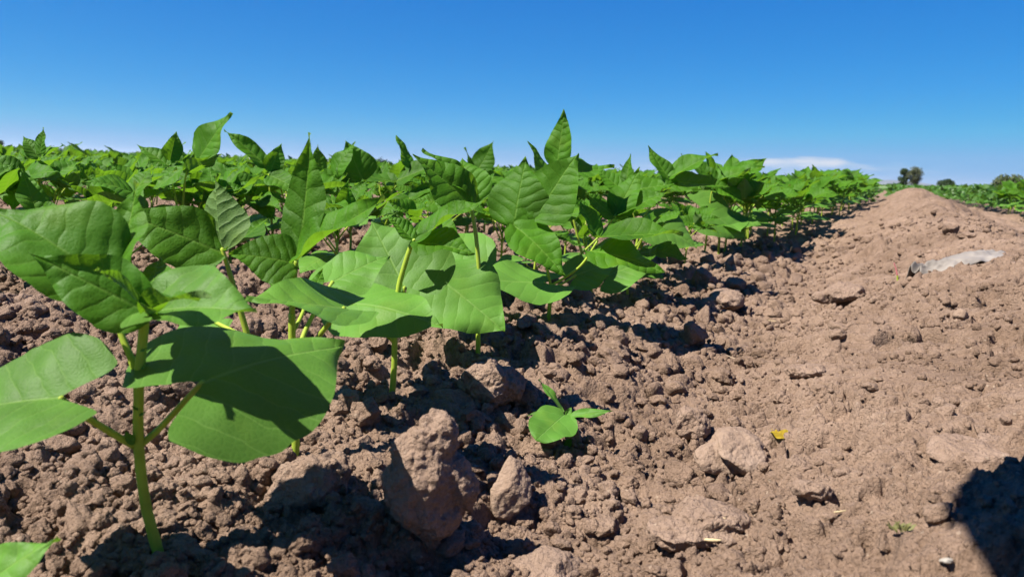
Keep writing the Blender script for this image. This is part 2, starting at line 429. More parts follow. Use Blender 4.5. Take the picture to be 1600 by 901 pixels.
def rotm(ax, ay, az):
    return np.array(Matrix.Rotation(az, 3, 'Z') @ Matrix.Rotation(ay, 3, 'Y') @ Matrix.Rotation(ax, 3, 'X'))
def lumpy(V, seed, amp=.22, cuts=5, fine=.08, cutd=.72):
    g = np.random.default_rng(seed); P = V.copy()
    P = P * (1 + amp * 2 * fbm3(V * 1.3 + seed * 3.1, 3, seed))[:, None]
    for c in range(cuts):
        nrm = g.normal(size=3); nrm /= np.linalg.norm(nrm); d = cutd + .25 * g.random()
        k = P @ nrm - d; P = P - np.outer(np.clip(k, 0, None) * .9, nrm)
    nn = P / (np.linalg.norm(P, axis=1)[:, None] + 1e-9)
    P = P + nn * (fine * 2 * fbm3(P * 4.2 + seed, 3, seed + 7))[:, None]
    return P
def worley3(p, seed):
    i = np.floor(p); b = np.full(len(p), 9.)
    for dx in (-1, 0, 1):
        for dy in (-1, 0, 1):
            for dz in (-1, 0, 1):
                h = hsh(i[:, 0] + dx, i[:, 1] + dy, i[:, 2] + dz, seed)
                q = np.stack([i[:, 0] + dx + h01(h, 1), i[:, 1] + dy + h01(h, 2), i[:, 2] + dz + h01(h, 3)], -1) - p
                b = np.minimum(b, (q * q).sum(1))
    return np.sqrt(b)
def grainy(V, seed, amp=.20, fr=2.2, cuts=4):
    P = lumpy(V, seed, .24, cuts + 4, .10, .56)
    n = P / (np.linalg.norm(P, axis=1)[:, None] + 1e-9)
    k = amp * (.55 - worley3(P * fr + seed, seed)) + amp * .5 * (.5 - worley3(P * fr * 2.3 + seed, seed + 1))
    return P + n * k[:, None]
def clod(name, px, py, Yoff, size, rot, seed, label, mat=None, sink=.35, sub=5, amp=.22, cuts=5, fine=.08, name_cat='clod', cutd=.72, ground=None):
    """one lump of earth seated in the soil: px,py is where its middle shows"""
    V, T = ICO[sub]
    P = lumpy(V, seed, amp, cuts, fine, cutd) * np.array(size)[None]
    P = P @ rotm(*[R(a) for a in rot]).T
    P = P + (P / (np.linalg.norm(P, axis=1)[:, None] + 1e-9)) * (np.min(size) * .05 * fbm3(P * 420, 3, seed + 3))[:, None]
    g = ground_at(px, py) if ground is None else np.array(ground)
    zb = P[:, 2].min(); hh = P[:, 2].max() - zb
    loc = np.array([g[0], g[1] + Yoff, mz(g[0], g[1] + Yoff) + .008 - zb - sink * hh])
    o = mesh_np(name, P, T, mat or CLOD, loc=loc)
    return tag(o, label, name_cat, 'clods and stones on the soil')

# ------------------------------------------------------------------ leaves
def profile(knots, s):
    ks, kw = np.array(knots).T
    # monotone-ish smooth interpolation
    m = np.gradient(kw, ks)
    i = np.clip(np.searchsorted(ks, s) - 1, 0, len(ks) - 2)
    h = ks[i + 1] - ks[i]; t = (s - ks[i]) / h
    return ((2 * t ** 3 - 3 * t ** 2 + 1) * kw[i] + (t ** 3 - 2 * t ** 2 + t) * h * m[i]
            + (-2 * t ** 3 + 3 * t ** 2) * kw[i + 1] + (t ** 3 - t ** 2) * h * m[i + 1]).clip(0)
TRI_P = [(0, .16), (.04, .50), (.12, .80), (.24, .98), (.34, 1.0), (.48, .90), (.62, .68), (.76, .41), (.86, .20), (.94, .08), (1, .0)]
PRI_P = [(0, .50), (.05, .74), (.12, .91), (.24, 1.0), (.38, .98), (.54, .82), (.70, .56), (.84, .28), (.93, .11), (1, .0)]
NAR_P = [(0, .25), (.1, .6), (.3, .95), (.45, 1.0), (.65, .8), (.82, .45), (.93, .2), (1, .0)]
RND_P = [(0, .35), (.08, .68), (.2, .92), (.4, 1.0), (.6, .95), (.78, .75), (.9, .48), (.97, .22), (1, .0)]

def leaf_arr(kind='tri', w=.7, fold=0., bend=0., curl=0., wave=.03, twist=0., seed=0, ns=34, nt=9, tipcurl=0., lobk=None):
    """leaf of length 1: base at origin, along +Y, upper side +Z. returns verts, faces, uv"""
    prof, lob = {'tri': (TRI_P, .05), 'prim': (PRI_P, .30), 'nar': (NAR_P, 0.0), 'rnd': (RND_P, .03)}[kind]
    if lobk is not None: lob = lobk
    g = np.random.default_rng(seed)
    s = np.linspace(0, 1, ns + 1) ** 1.0
    t = np.concatenate([-np.linspace(1, 0, nt, endpoint=False), np.linspace(0, 1, nt + 1)])
    S, T = np.meshgrid(s, t, indexing='ij'); A = np.abs(T)
    asym = 1 + .10 * (g.random() - .5) * np.sign(T)
    hw = profile(prof, S) * w * .5 * asym
    edge = 1 + (.05 * np.sin(S * 9 + g.random() * 6 + np.sign(T)) + .05 * fbm2(S * 14 + seed, np.sign(T) * 3.3, 2, seed)) * A
    x = T * hw * edge
    y = S - lob * np.sin(A * np.pi / 2) ** 1.3 * (1 - S) ** 3.0
    u = x.copy(); v = y.copy()
    q = .0055 if kind == 'tri' else (.002 if kind == 'prim' else .002)
    c = (y - .62 * np.abs(x)) * (7.0 if kind == 'tri' else 5.0) + .22 * np.sign(x) + 10
    dv = np.abs(c - np.floor(c) - .5)
    z = q * (1 - (1 - 2 * dv) ** 2) * np.clip(A * 4, 0, 1) * np.clip((1 - A) * 4 + .3, 0, 1)
    z = z + q * .9 * fbm2(x * 18 + seed, y * 18, 2, seed) * np.clip(A * 4, 0, 1)
    ph = g.random(4) * 6.28
    z = z + (.030 if kind == 'tri' else .020) * 2 * fbm2(x * 3.2 + seed * .7, y * 3.2, 2, seed + 9) * np.clip(A * 2.5, 0, 1)
    z = z + 1.5 * wave * A ** 2 * (np.sin(S * (7 + 4 * g.random()) + ph[0] + (T > 0) * ph[1])) + wave * .6 * np.sin(S * 4 + ph[2])
    # fold about the midrib: rotate each half
    fa = R(fold) * (1 - .25 * S)
    ca, sa = np.cos(fa), np.sin(fa); ax = np.abs(x)
    soft = ax / (ax + .015)
    x2 = np.sign(x) * (ax * ca - z * sa * soft); z2 = ax * sa * soft + z * ca
    # margins curl down
    z2 = z2 - curl * (ax ** 2) / (w * .5 + 1e-6) * 1.0
    # bend along the length (tip goes down for positive)
    b = R(bend)
    def arc(yy, zz, b):
        if abs(b) < 1e-4: return yy, zz
        rad = 1 / b; a = yy * b
        return (rad + zz) * np.sin(a), (rad + zz) * np.cos(a) - rad
    y3, z3 = arc(y, z2, b)
    if tipcurl:
        k = np.clip(S - .6, 0, 1) / .4; z3 = z3 + tipcurl * k ** 2
    tw = R(twist) * y
    x4 = x2 * np.cos(tw) - z3 * np.sin(tw) * 0 ; z4 = z3 + x2 * np.sin(tw)
    V = np.stack([x4, y3, z4], -1).reshape(-1, 3)
    m = 2 * nt + 1
    i = (np.arange(ns) * m)[:, None]; j = np.arange(m - 1)[None]
    Fq = np.stack([i + j, i + j + 1, i + m + j + 1, i + m + j], -1).reshape(-1, 4)
    uv = np.stack([(u.ravel() * .5 + .5), (v.ravel() + .5) / 1.5], -1)
    tip = V[ns * m + nt]; base = V[nt]
    return V, Fq, uv, base, tip

def frame(dirv, nrm):
    yv = dirv / np.linalg.norm(dirv); n = np.asarray(nrm, float)
    zv = n - yv * (n @ yv); zv /= np.linalg.norm(zv) + 1e-9
    xv = np.cross(yv, zv); return np.stack([xv, yv, zv], -1)

def place_leaf(name, parent, origin, B, T, nrm, mat, **kw):
    """leaf from attachment B to tip T (world), upper side towards nrm, as child mesh of parent (root origin given)"""
    V, Fq, uv, b0, t0 = leaf_arr(**kw)
    B = np.asarray(B, float); T = np.asarray(T, float)
    ch = t0 - b0; L0 = np.linalg.norm(ch); L1 = np.linalg.norm(T - B)
    loc = frame(ch, (0, 0, 1)); wd = frame(T - B, nrm)
    P = ((V - b0) @ loc) * (L1 / L0) @ wd.T + B - origin
    return mesh_np(name, P, Fq, mat, parent, True, uv)

class Plant:
    def __init__(self, base, label, name='bean_plant', cat='bean plant', group=None):
        self.o = np.asarray(base, float)
        self.root = empty(name, tuple(self.o), label, cat, group)
        self.Y = self.o[1]
    def p(self, q):
        """(px, py, dy): pixel and distance from the plant's own depth; length-3 arrays pass through"""
        if isinstance(q, np.ndarray): return q
        return at(q[0], q[1], self.Y + q[2])
    def tube(self, name, pts, rad, parent=None, k=10, n=24):
        P = bez([self.p(q) for q in pts], n) - self.o
        V, Q, T = tube_arr(P, rad, k)
        return mesh_np(name, V, [Q, T], STEM, parent or self.root)
    def stem(self, pts, rad=(.0034, .0026)):
        V, Q, T = tube_arr(bez([self.p(q) for q in pts], 30) - self.o, rad, 12, .10, 3)
        return mesh_np('stem', V, [Q, T], STEM, self.root)
    def primary(self, B, T, nrm, w, pet=None, mat=None, kind='prim', **kw):
        lf = place_leaf('primary_leaf', self.root, self.o, self.p(B), self.p(T), nrm, mat or PRIM, kind=kind, w=w, ns=44, nt=13, **kw)
        if pet: self.tube('petiole', list(pet) + [B], (.0021, .0016), lf)
        return lf
    def tri(self, pts, leaflets, rad=(.0020, .0012)):
        lf = self.tube('trifoliate_leaf', pts, rad)
        for i, d in enumerate(leaflets):
            d = dict(d); B, T, n = d.pop('B'), d.pop('T'), d.pop('n')
            place_leaf('leaflet', lf, self.o, self.p(B), self.p(T), n, d.pop('mat', TRI), **{'kind': 'tri', 'ns': 44, 'nt': 13, 'seed': int(abs(B[0] * 7 + T[1] * 3)) % 9999, **d})
        return lf
GROUND = build_ground()

# ------------------------------------------------------------------ the near bean plants, leaf by leaf
V3 = lambda x, y, z: (x, y, z)
ROWG = 'bean plants of the row beside the bare strip'
def D(B, T, n, **k): return dict(B=B, T=T, n=n, **k)

LEAFA = leaf_material('smooth_leaflet', (.045, .130, .008), (.13, .25, .035), (.105, .170, .055), 6.0, .7, trans=.34, rough=.52)
# 1: the big plant at lower left
P = Plant(ground_at(246, 864), 'largest bean plant at lower left, bare stem, broad heart-shaped leaf half in shade', group=ROWG)
P.stem([(252, 892, .0), (246, 860, .0), (239, 832, 0), (227, 785, 0), (217, 700, 0), (217, 600, 0), (222, 540, 0), (227, 486, -.004)], (.0032, .0029, .0026))
P.primary((317, 597, -.014), (537, 541, .055), V3(-.16, -.66, .72), 1.26, pet=[(217, 697, 0), (250, 668, .006), (290, 625, .0)], seed=3, lobk=.34, fold=-6, bend=14, wave=.035, curl=.14)
P.primary((94, 621, -.03), (-100, 662, -.03), V3(-.15, -.52, .84), 1.12, pet=[(211, 697, 0), (168, 672, -.01), (118, 640, -.024)], seed=8, lobk=.36, fold=14, bend=20, wave=.02)
P.tri([(219, 600, 0), (205, 560, .003), (188, 518, .006), (168, 445, .012)], [
    D((166, 440, .012), (-14, 329, .02), V3(.25, -.66, .70), w=.82, fold=12, bend=38, wave=.02, seed=21, mat=LEAFA),
    D((168, 445, .012), (214, 284, .05), V3(-.25, -.9, .3), w=.48, fold=12, bend=-10, seed=22),
    D((160, 452, .012), (-30, 391, .02), V3(.3, .35, .9), w=.36, fold=20, bend=10, seed=23)], rad=(.0022, .0015))
P.tri([(227, 489, -.003), (231, 484, -.004), (233, 482, -.004)], [
    D((232, 488, -.004), (48, 396, -.012), V3(.62, -.76, .06), w=.58, fold=14, bend=26, seed=24, mat=LEAFA),
    D((233, 489, -.004), (402, 488, -.02), V3(.0, -.46, .88), w=.94, fold=28, bend=14, curl=.12, seed=25, lobk=.10, mat=PRIM),
    D((231, 482, -.003), (250, 400, .04), V3(-.1, -.9, .4), w=.55, fold=10, seed=26)], rad=(.0018, .0014))
P.tri([(227, 489, -.006), (229, 486, -.014), (229, 484, -.022)], [
    D((228, 486, -.022), (150, 420, -.052), V3(.58, .74, -.06), w=.62, fold=20, bend=8, seed=27),
    D((230, 486, -.022), (330, 466, -.050), V3(.05, .26, .96), w=.36, fold=26, bend=16, seed=28),
    D((229, 485, -.022), (214, 458, -.020), V3(0, .4, .9), w=.4, fold=45, seed=29)], rad=(.0013, .0009))
# little stipules and a side bud on the stem
for (a, b) in (((219, 548, -.003), (231, 544, -.004)), ((220, 575, -.003), (232, 571, -.004)), ((216, 640, -.003), (205, 634, -.004)), ((217, 648, -.003), (229, 644, -.004))):
    place_leaf('stipule', P.root, P.o, P.p(a), P.p(b), V3(0, -.5, .8), SEEDL, kind='nar', w=.5, ns=8, nt=3)
place_leaf('bud', P.root, P.o, P.p((209, 694, -.004)), P.p((196, 672, -.006)), V3(.2, -.9, .3), SEEDL, kind='nar', w=.55, fold=20, ns=10, nt=4)

# leaf tip poking in from a plant outside the frame
P = Plant(ground_at(-150, 985), 'light green leaf tip poking into the bottom left corner, its plant out of view', group=ROWG)
P.stem([(-150, 985, 0), (-148, 930, 0), (-140, 880, 0)], (.003, .0025))
P.primary((-60, 950, .0), (90, 838, .01), V3(-.25, -.55, .8), .62, pet=[(-147, 925, 0), (-110, 960, 0)], seed=5, kind='tri', bend=18, fold=6)

# between 1 and 2
P = Plant(ground_at(412, 652), 'bean plant behind the largest one, with a pale veined leaf underside and a dark leaflet', group=ROWG)
P.stem([(412, 660, 0), (402, 600, 0), (388, 530, 0), (371, 470, 0)], (.0030, .0024))
P.tri([(371, 470, 0), (360, 430, 0), (347, 388, 0)], [
    D((347, 386, 0), (336, 275, .008), V3(.42, .84, .04), w=.92, fold=24, bend=-12, seed=31),
    D((346, 394, 0), (176, 329, -.015), V3(.66, -.68, .18), w=.60, fold=6, bend=20, seed=32),
    D((348, 392, .003), (420, 340, .07), V3(-.3, -.5, .8), w=.6, fold=10, seed=33)], rad=(.0024, .0016))
P.primary((330, 500, .04), (250, 560, .03), V3(0, -.5, .85), .9, pet=[(388, 530, 0), (360, 515, .02)], seed=35, lobk=.3, bend=20)

# 2
P = Plant(ground_at(460, 715), 'bean plant with one tall narrow upright leaflet and another pointing right like a blade', group=ROWG)
P.stem([(460, 722, 0), (462, 690, 0), (461, 640, 0), (457, 560, 0), (456, 490, 0)], (.0030, .0026))
P.tri([(456, 490, 0), (459, 450, 0), (463, 408, 0)], [
    D((468, 392, .006), (483, 207, .012), V3(-.28, -.90, .32), w=.44, fold=12, bend=-8, seed=41, tipcurl=.06),
    D((465, 406, -.002), (604, 310, -.02), V3(-.40, -.42, .82), w=.52, fold=30, bend=6, seed=42),
    D((462, 412, 0), (357, 398, -.01), V3(.0, -.80, .60), w=.86, fold=8, bend=42, seed=43)], rad=(.0022, .0016))
P.tri([(457, 520, 0), (470, 495, .012), (480, 470, .03)], [
    D((480, 470, .03), (420, 440, .05), V3(0, -.6, .8), w=.6, fold=15, seed=44),
    D((481, 468, .03), (505, 420, .05), V3(-.2, -.8, .5), w=.5, fold=15, seed=45),
    D((482, 470, .03), (540, 455, .05), V3(0, -.6, .8), w=.6, fold=15, seed=46)], rad=(.0016, .0012))
P.primary((538, 481, -.02), (386, 461, -.055), V3(.02, -.27, .96), .98, pet=[(457, 575, 0), (490, 535, -.004), (520, 498, -.012)], seed=47, lobk=.30, bend=-16, fold=6, wave=.035)
P.primary((520, 440, .06), (610, 400, .09), V3(0, -.6, .8), .9, pet=[(457, 575, 0), (480, 510, .03)], seed=48, lobk=.3, bend=20)

# 3
P = Plant(ground_at(613, 620), 'bean plant on a straight bare stem with a large lower leaf half in black shadow', group=ROWG)
P.stem([(612, 630, 0), (613, 612, 0), (616, 570, 0), (617, 520, 0), (622, 455, 0), (632, 415, 0), (644, 378, 0)], (.0031, .0026, .0022))
P.tri([(644, 378, 0), (647, 375, 0), (650, 374, 0)], [
    D((652, 373, 0), (759, 311, -.005), V3(-.42, -.40, .82), w=.56, fold=28, bend=4, seed=51),
    D((644, 372, 0), (605, 334, .006), V3(.66, -.62, .35), w=.62, fold=18, seed=52),
    D((652, 379, -.004), (742, 396, -.03), V3(-.15, -.60, .80), w=.66, fold=16, bend=14, seed=53)], rad=(.0016, .0012))
P.primary((550, 474, -.02), (692, 510, -.05), V3(.02, -.55, .83), .82, pet=[(617, 535, 0), (585, 505, -.008)], seed=54, lobk=.30, fold=-14, bend=18)
P.primary((632, 448, .012), (580, 346, .055), V3(-.10, -.78, .62), 1.25, pet=[(617, 520, 0), (628, 480, .01)], seed=55, lobk=.28, bend=6, fold=4)

# 4
P = Plant(ground_at(747, 550), 'bean plant whose drooping broad lower leaf hangs over a short yellow-green stem', group=ROWG)
P.stem([(747, 560, 0), (747, 540, 0), (748, 500, 0), (749, 440, 0), (745, 380, 0), (737, 325, 0)], (.0030, .0026, .0022))
P.primary((694, 441, -.02), (788, 518, -.05), V3(-.12, -.62, .78), 1.18, pet=[(748, 520, 0), (722, 480, -.008)], seed=61, lobk=.36, bend=24, fold=-4, wave=.04)
P.primary((730, 417, .03), (645, 376, .07), V3(-.1, -.68, .72), 1.15, pet=[(748, 520, 0), (742, 460, .02)], seed=62, lobk=.3, bend=8)
P.tri([(737, 325, 0), (736, 320, 0)], [
    D((735, 320, -.004), (645, 241, -.02), V3(-.25, -.68, .68), w=.62, fold=10, bend=14, seed=63),
    D((733, 305, .004), (660, 232, .0), V3(.78, -.55, .16), w=.42, fold=22, bend=20, seed=64),
    D((737, 318, .008), (722, 246, .04), V3(-.1, -.80, .58), w=.92, fold=8, bend=20, seed=65)], rad=(.0018, .0014))

# 5
P = Plant(ground_at(858, 500), 'bean plant with two broad puckered leaflets side by side above a short stem', group=ROWG)
P.stem([(857, 508, 0), (858, 490, 0), (861, 445, 0)], (.0032, .0028))
P.tri([(861, 447, 0), (850, 405, 0), (822, 355, 0), (806, 349, 0)], [
    D((803, 350, 0), (822, 246, .03), V3(-.20, -.85, .48), w=.90, fold=-4, bend=14, seed=71),
    D((836, 340, 0), (904, 239, .01), V3(-.25, -.84, .48), w=.84, fold=8, bend=8, seed=72),
    D((804, 354, -.004), (884, 433, -.05), V3(-.12, -.55, .82), w=.66, fold=10, bend=30, seed=73)], rad=(.0022, .0016))
P.tri([(861, 446, 0), (885, 432, -.005), (910, 412, -.01), (934, 376, -.01)], [
    D((934, 370, -.01), (1068, 365, -.03), V3(-.22, -.24, .95), w=.64, fold=22, bend=10, seed=74),
    D((922, 392, -.012), (1038, 426, -.05), V3(-.10, -.52, .84), w=.62, fold=8, bend=16, seed=75),
    D((932, 368, -.01), (904, 311, .0), V3(.62, -.66, .32), w=.66, fold=16, seed=76)], rad=(.0020, .0015))
P.primary((850, 441, -.012), (720, 423, -.05), V3(.02, -.30, .95), .95, pet=[(861, 452, 0)], seed=77, lobk=.30, bend=-14, wave=.03)
P.primary((900, 430, .03), (960, 410, .06), V3(0, -.6, .8), .95, pet=[(861, 452, 0), (880, 442, .015)], seed=78, lobk=.3, bend=20)

# 6
P = Plant(ground_at(925, 466), 'bean plant whose topmost leaflet stands highest against the sky, a pointed upright blade', group=ROWG)
P.stem([(924, 472, 0), (922, 440, 0), (905, 380, 0)], (.0030, .0024))
P.tri([(905, 380, 0), (890, 320, 0), (870, 262, 0)], [
    D((870, 258, .0), (881, 171, .004), V3(-.36, -.85, .34), w=.52, fold=12, bend=10, seed=81, tipcurl=.05),
    D((862, 285, .0), (824, 220, .006), V3(.72, -.60, .26), w=.42, fold=14, seed=82),
    D((872, 268, .0), (960, 262, .02), V3(-.2, -.5, .8), w=.6, fold=14, seed=83)], rad=(.0022, .0014))
P.tri([(910, 395, 0), (940, 365, .02), (962, 335, .03)], [
    D((962, 335, .03), (1000, 262, .05), V3(-.3, -.8, .5), w=.6, fold=10, seed=84),
    D((963, 336, .03), (1048, 300, .02), V3(-.3, -.45, .85), w=.6, fold=20, seed=85),
    D((960, 338, .03), (915, 300, .05), V3(.1, -.7, .7), w=.6, fold=10, seed=86)], rad=(.0020, .0014))
P.primary((950, 430, .0), (1020, 408, .02), V3(0, -.55, .84), 1.0, pet=[(922, 445, 0)], seed=87, lobk=.3, bend=25)

# 7, 8: further along the same row
P = Plant(ground_at(985, 447), 'bean plant with a rounded pale lower leaf hanging beside the bare strip', group=ROWG)
P.stem([(985, 452, 0), (988, 425, 0), (995, 380, 0), (1005, 340, 0)], (.0030, .0024))
P.primary((1018, 352, -.02), (1088, 388, -.04), V3(.0, -.6, .8), 1.15, pet=[(992, 398, 0), (1005, 370, -.01)], seed=91, lobk=.34, bend=20)
P.primary((970, 395, .03), (920, 402, .05), V3(0, -.5, .85), .95, pet=[(992, 398, 0)], seed=92, lobk=.3, bend=20)
P.tri([(1005, 340, 0), (1025, 310, 0), (1045, 282, 0)], [
    D((1048, 276, 0), (1122, 241, -.01), V3(-.45, -.45, .78), w=.66, fold=24, bend=16, seed=93),
    D((1046, 280, 0), (1012, 228, .02), V3(.3, -.85, .4), w=.5, fold=18, seed=94),
    D((1047, 284, 0), (1140, 292, -.02), V3(-.2, -.5, .84), w=.6, fold=14, bend=15, seed=95)], rad=(.0022, .0014))
P.tri([(998, 370, 0), (985, 320, .0), (975, 300, .0)], [
    D((975, 298, .0), (930, 262, .02), V3(.1, -.75, .65), w=.65, fold=12, seed=96),
    D((977, 298, .0), (985, 240, .02), V3(-.6, -.7, .3), w=.42, fold=14, seed=97),
    D((978, 300, .0), (1060, 286, -.01), V3(-.3, -.6, .75), w=.6, fold=14, seed=98)], rad=(.0020, .0014))
P = Plant(ground_at(1100, 398), 'bean plant with a lobed pale leaf drooping toward the bare soil further up the row', group=ROWG)
P.stem([(1100, 402, 0), (1104, 370, 0), (1108, 330, 0)], (.0030, .0024))
P.primary((1095, 325, -.02), (1165, 372, -.04), V3(-.1, -.6, .8), 1.1, pet=[(1104, 360, 0)], seed=101, lobk=.36, bend=25)
P.primary((1130, 345, .0), (1190, 352, -.02), V3(-.1, -.5, .85), .9, pet=[(1104, 360, 0)], seed=102, lobk=.3, bend=20)
P.tri([(1108, 330, 0), (1112, 300, 0), (1120, 285, 0)], [
    D((1120, 284, 0), (1195, 262, -.02), V3(-.35, -.4, .85), w=.6, fold=20, bend=14, seed=103),
    D((1120, 285, 0), (1165, 318, -.03), V3(-.2, -.6, .8), w=.6, fold=14, bend=15, seed=104),
    D((1119, 284, 0), (1085, 250, .02), V3(.2, -.8, .5), w=.55, fold=18, seed=105)], rad=(.0022, .0014))

# the second row, where single leaves break the skyline
ROW2 = 'bean plants of the second row'
def rowpt(px, n):
    k = ((px - 800) / F) / fw[1]
    y = n / (k * NX + NY); x = k * y
    return np.array([x, y, mz(x, y)])
N2 = ROW0 - ROWSP
def sky_plant(px, label, tris, gpx=None, n=N2, group=ROW2):
    P = Plant(rowpt(gpx or px, n), label, group=group)
    P.stem([P.o - np.array([0, 0, .01]), P.o + np.array([.004, 0, .05]), P.o + np.array([0, .004, .11])], (.0032, .0026))
    for k, (j, lv) in enumerate(tris):
        P.tri([P.o + np.array([0, .004, .09 + .02 * (k % 2)]), (j[0] * .6 + px * .4, j[1] + 26, .0), j], lv, rad=(.0022, .0015))
    for k, az in enumerate((-2.4, .5)):
        d = np.array([math.sin(az), -math.cos(az) * .6, 0])
        P.primary(P.o + np.array([0, 0, .10]) + d * .035, P.o + np.array([0, 0, .095]) + d * .115, V3(-.1, -.5, .85), .95, pet=[P.o + np.array([0, 0, .07])], seed=px + k, lobk=.3, bend=20)
    return P
sky_plant(282, 'bean plant with a large pointed leaf lit bright against the sky, its stalk pale', [
    ((292, 266, 0), [D((312, 246, 0), (362, 176, .0), V3(-.25, -.82, .5), w=.72, fold=10, bend=6, seed=111),
                     D((292, 270, 0), (346, 243, -.02), V3(.15, .45, .88), w=.5, fold=20, seed=112),
                     D((288, 262, 0), (228, 306, -.03), V3(-.2, -.6, .78), w=.55, fold=14, bend=14, seed=113)]),
    ((262, 262, .05), [D((266, 250, .05), (276, 205, .06), V3(.6, -.75, .25), w=.7, fold=20, seed=114),
                       D((262, 258, .05), (214, 226, .06), V3(.2, -.6, .75), w=.5, fold=16, seed=115),
                       D((262, 262, .05), (300, 282, .03), V3(0, -.6, .8), w=.6, fold=14, seed=116)])])
sky_plant(424, 'bean plant with a dark leaflet seen edge-on leaning left against the sky', [
    ((420, 272, 0), [D((414, 257, 0), (350, 203, .0), V3(.74, -.64, .10), w=.40, fold=16, bend=18, seed=121),
                     D((422, 268, 0), (440, 224, .02), V3(.45, -.84, .3), w=.66, fold=14, seed=122),
                     D((420, 274, 0), (470, 300, -.03), V3(-.1, -.6, .8), w=.6, fold=12, bend=15, seed=123)]),
    ((395, 300, .0), [D((395, 300, 0), (360, 262, .0), V3(0, -.7, .7), w=.6, fold=12, seed=124),
                      D((396, 300, 0), (430, 345, -.05), V3(-.1, -.6, .8), w=.6, fold=10, bend=15, seed=125),
                      D((394, 302, 0), (330, 300, -.03), V3(0, -.5, .85), w=.6, fold=12, bend=15, seed=126)])])
sky_plant(545, 'bean plant with two big light green leaflets overlapping like a tent against the sky', [
    ((545, 282, 0), [D((522, 274, 0), (556, 222, .01), V3(-.35, -.78, .5), w=.62, fold=8, bend=20, seed=131),
                     D((566, 280, .01), (541, 221, .02), V3(-.1, -.84, .52), w=.98, fold=6, bend=18, seed=132),
                     D((545, 286, 0), (480, 262, -.01), V3(.2, -.6, .75), w=.5, fold=16, seed=133)]),
    ((500, 275, .05), [D((500, 270, .05), (496, 226, .06), V3(.66, -.7, .2), w=.6, fold=10, seed=134),
                       D((500, 275, .05), (450, 285, .02), V3(0, -.5, .85), w=.6, fold=12, seed=135),
                       D((502, 276, .05), (530, 310, 0), V3(0, -.6, .8), w=.6, fold=12, bend=15, seed=136)])])
sky_plant(600, 'bean plant with long flat leaflets spreading sideways from one forked yellow-green stalk', [
    ((617, 284, 0), [D((616, 284, 0), (536, 268, -.02), V3(.0, -.45, .88), w=.46, fold=10, bend=12, seed=141),
                     D((620, 282, 0), (696, 256, -.01), V3(-.25, -.55, .8), w=.55, fold=14, bend=8, seed=142),
                     D((640, 262, .01), (620, 211, .015), V3(.74, -.62, .2), w=.46, fold=14, bend=-10, seed=143)]),
    ((640, 310, -.03), [D((640, 310, -.03), (710, 330, -.08), V3(-.1, -.55, .82), w=.7, fold=8, bend=20, seed=144),
                        D((640, 312, -.03), (590, 340, -.07), V3(0, -.55, .82), w=.6, fold=10, bend=15, seed=145),
                        D((642, 308, -.03), (690, 286, -.02), V3(-.2, -.6, .75), w=.6, fold=14, seed=146)])])
sky_plant(752, 'bean plant with a small curled leaflet and a dark thin one just over the skyline', [
    ((748, 272, 0), [D((746, 266, 0), (771, 220, .0), V3(-.2, -.86, .4), w=.74, fold=8, bend=-14, seed=151),
                     D((742, 268, 0), (726, 230, .01), V3(.85, -.45, .2), w=.42, fold=10, seed=152),
                     D((750, 274, 0), (802, 292, -.03), V3(-.1, -.6, .8), w=.6, fold=12, bend=15, seed=153)])])
sky_plant(64, 'bean plant with one upright light leaflet alone against the sky at far left', [
    ((60, 250, 0), [D((62, 240, 0), (68, 199, .0), V3(-.3, -.86, .4), w=.66, fold=8, seed=161),
                    D((60, 246, 0), (36, 212, .01), V3(.5, -.8, .3), w=.6, fold=14, seed=162),
                    D((62, 250, 0), (98, 226, -.01), V3(-.35, -.45, .8), w=.46, fold=24, seed=163)]),
    ((30, 280, 0), [D((30, 280, 0), (-20, 236, 0), V3(-.2, -.6, .75), w=.7, fold=10, seed=164),
                    D((32, 282, 0), (90, 268, -.03), V3(-.3, -.6, .75), w=.6, fold=12, bend=15, seed=165),
                    D((28, 284, 0), (20, 330, -.05), V3(0, -.5, .85), w=.6, fold=12, bend=15, seed=166)])])
sky_plant(160, 'bean plant with a large puckered leaf and a curled leaflet showing its yellowish underside', [
    ((200, 312, -.08), [D((205, 300, -.08), (128, 284, -.12), V3(-.05, -.55, .82), w=.85, fold=8, bend=26, seed=171),
                        D((196, 318, -.08), (112, 312, -.12), V3(.1, .5, .85), w=.55, fold=26, bend=14, seed=172),
                        D((206, 310, -.08), (238, 258, -.05), V3(-.3, -.75, .55), w=.7, fold=8, bend=16, seed=173)]),
    ((60, 330, -.1), [D((58, 335, -.1), (34, 262, -.09), V3(.5, -.8, .35), w=.55, fold=22, seed=174, tipcurl=.05),
                      D((58, 338, -.1), (8, 345, -.13), V3(0, -.5, .85), w=.5, fold=18, bend=15, seed=175),
                      D((60, 338, -.1), (98, 332, -.12), V3(-.3, -.6, .7), w=.8, fold=16, bend=15, seed=176)])], gpx=110)

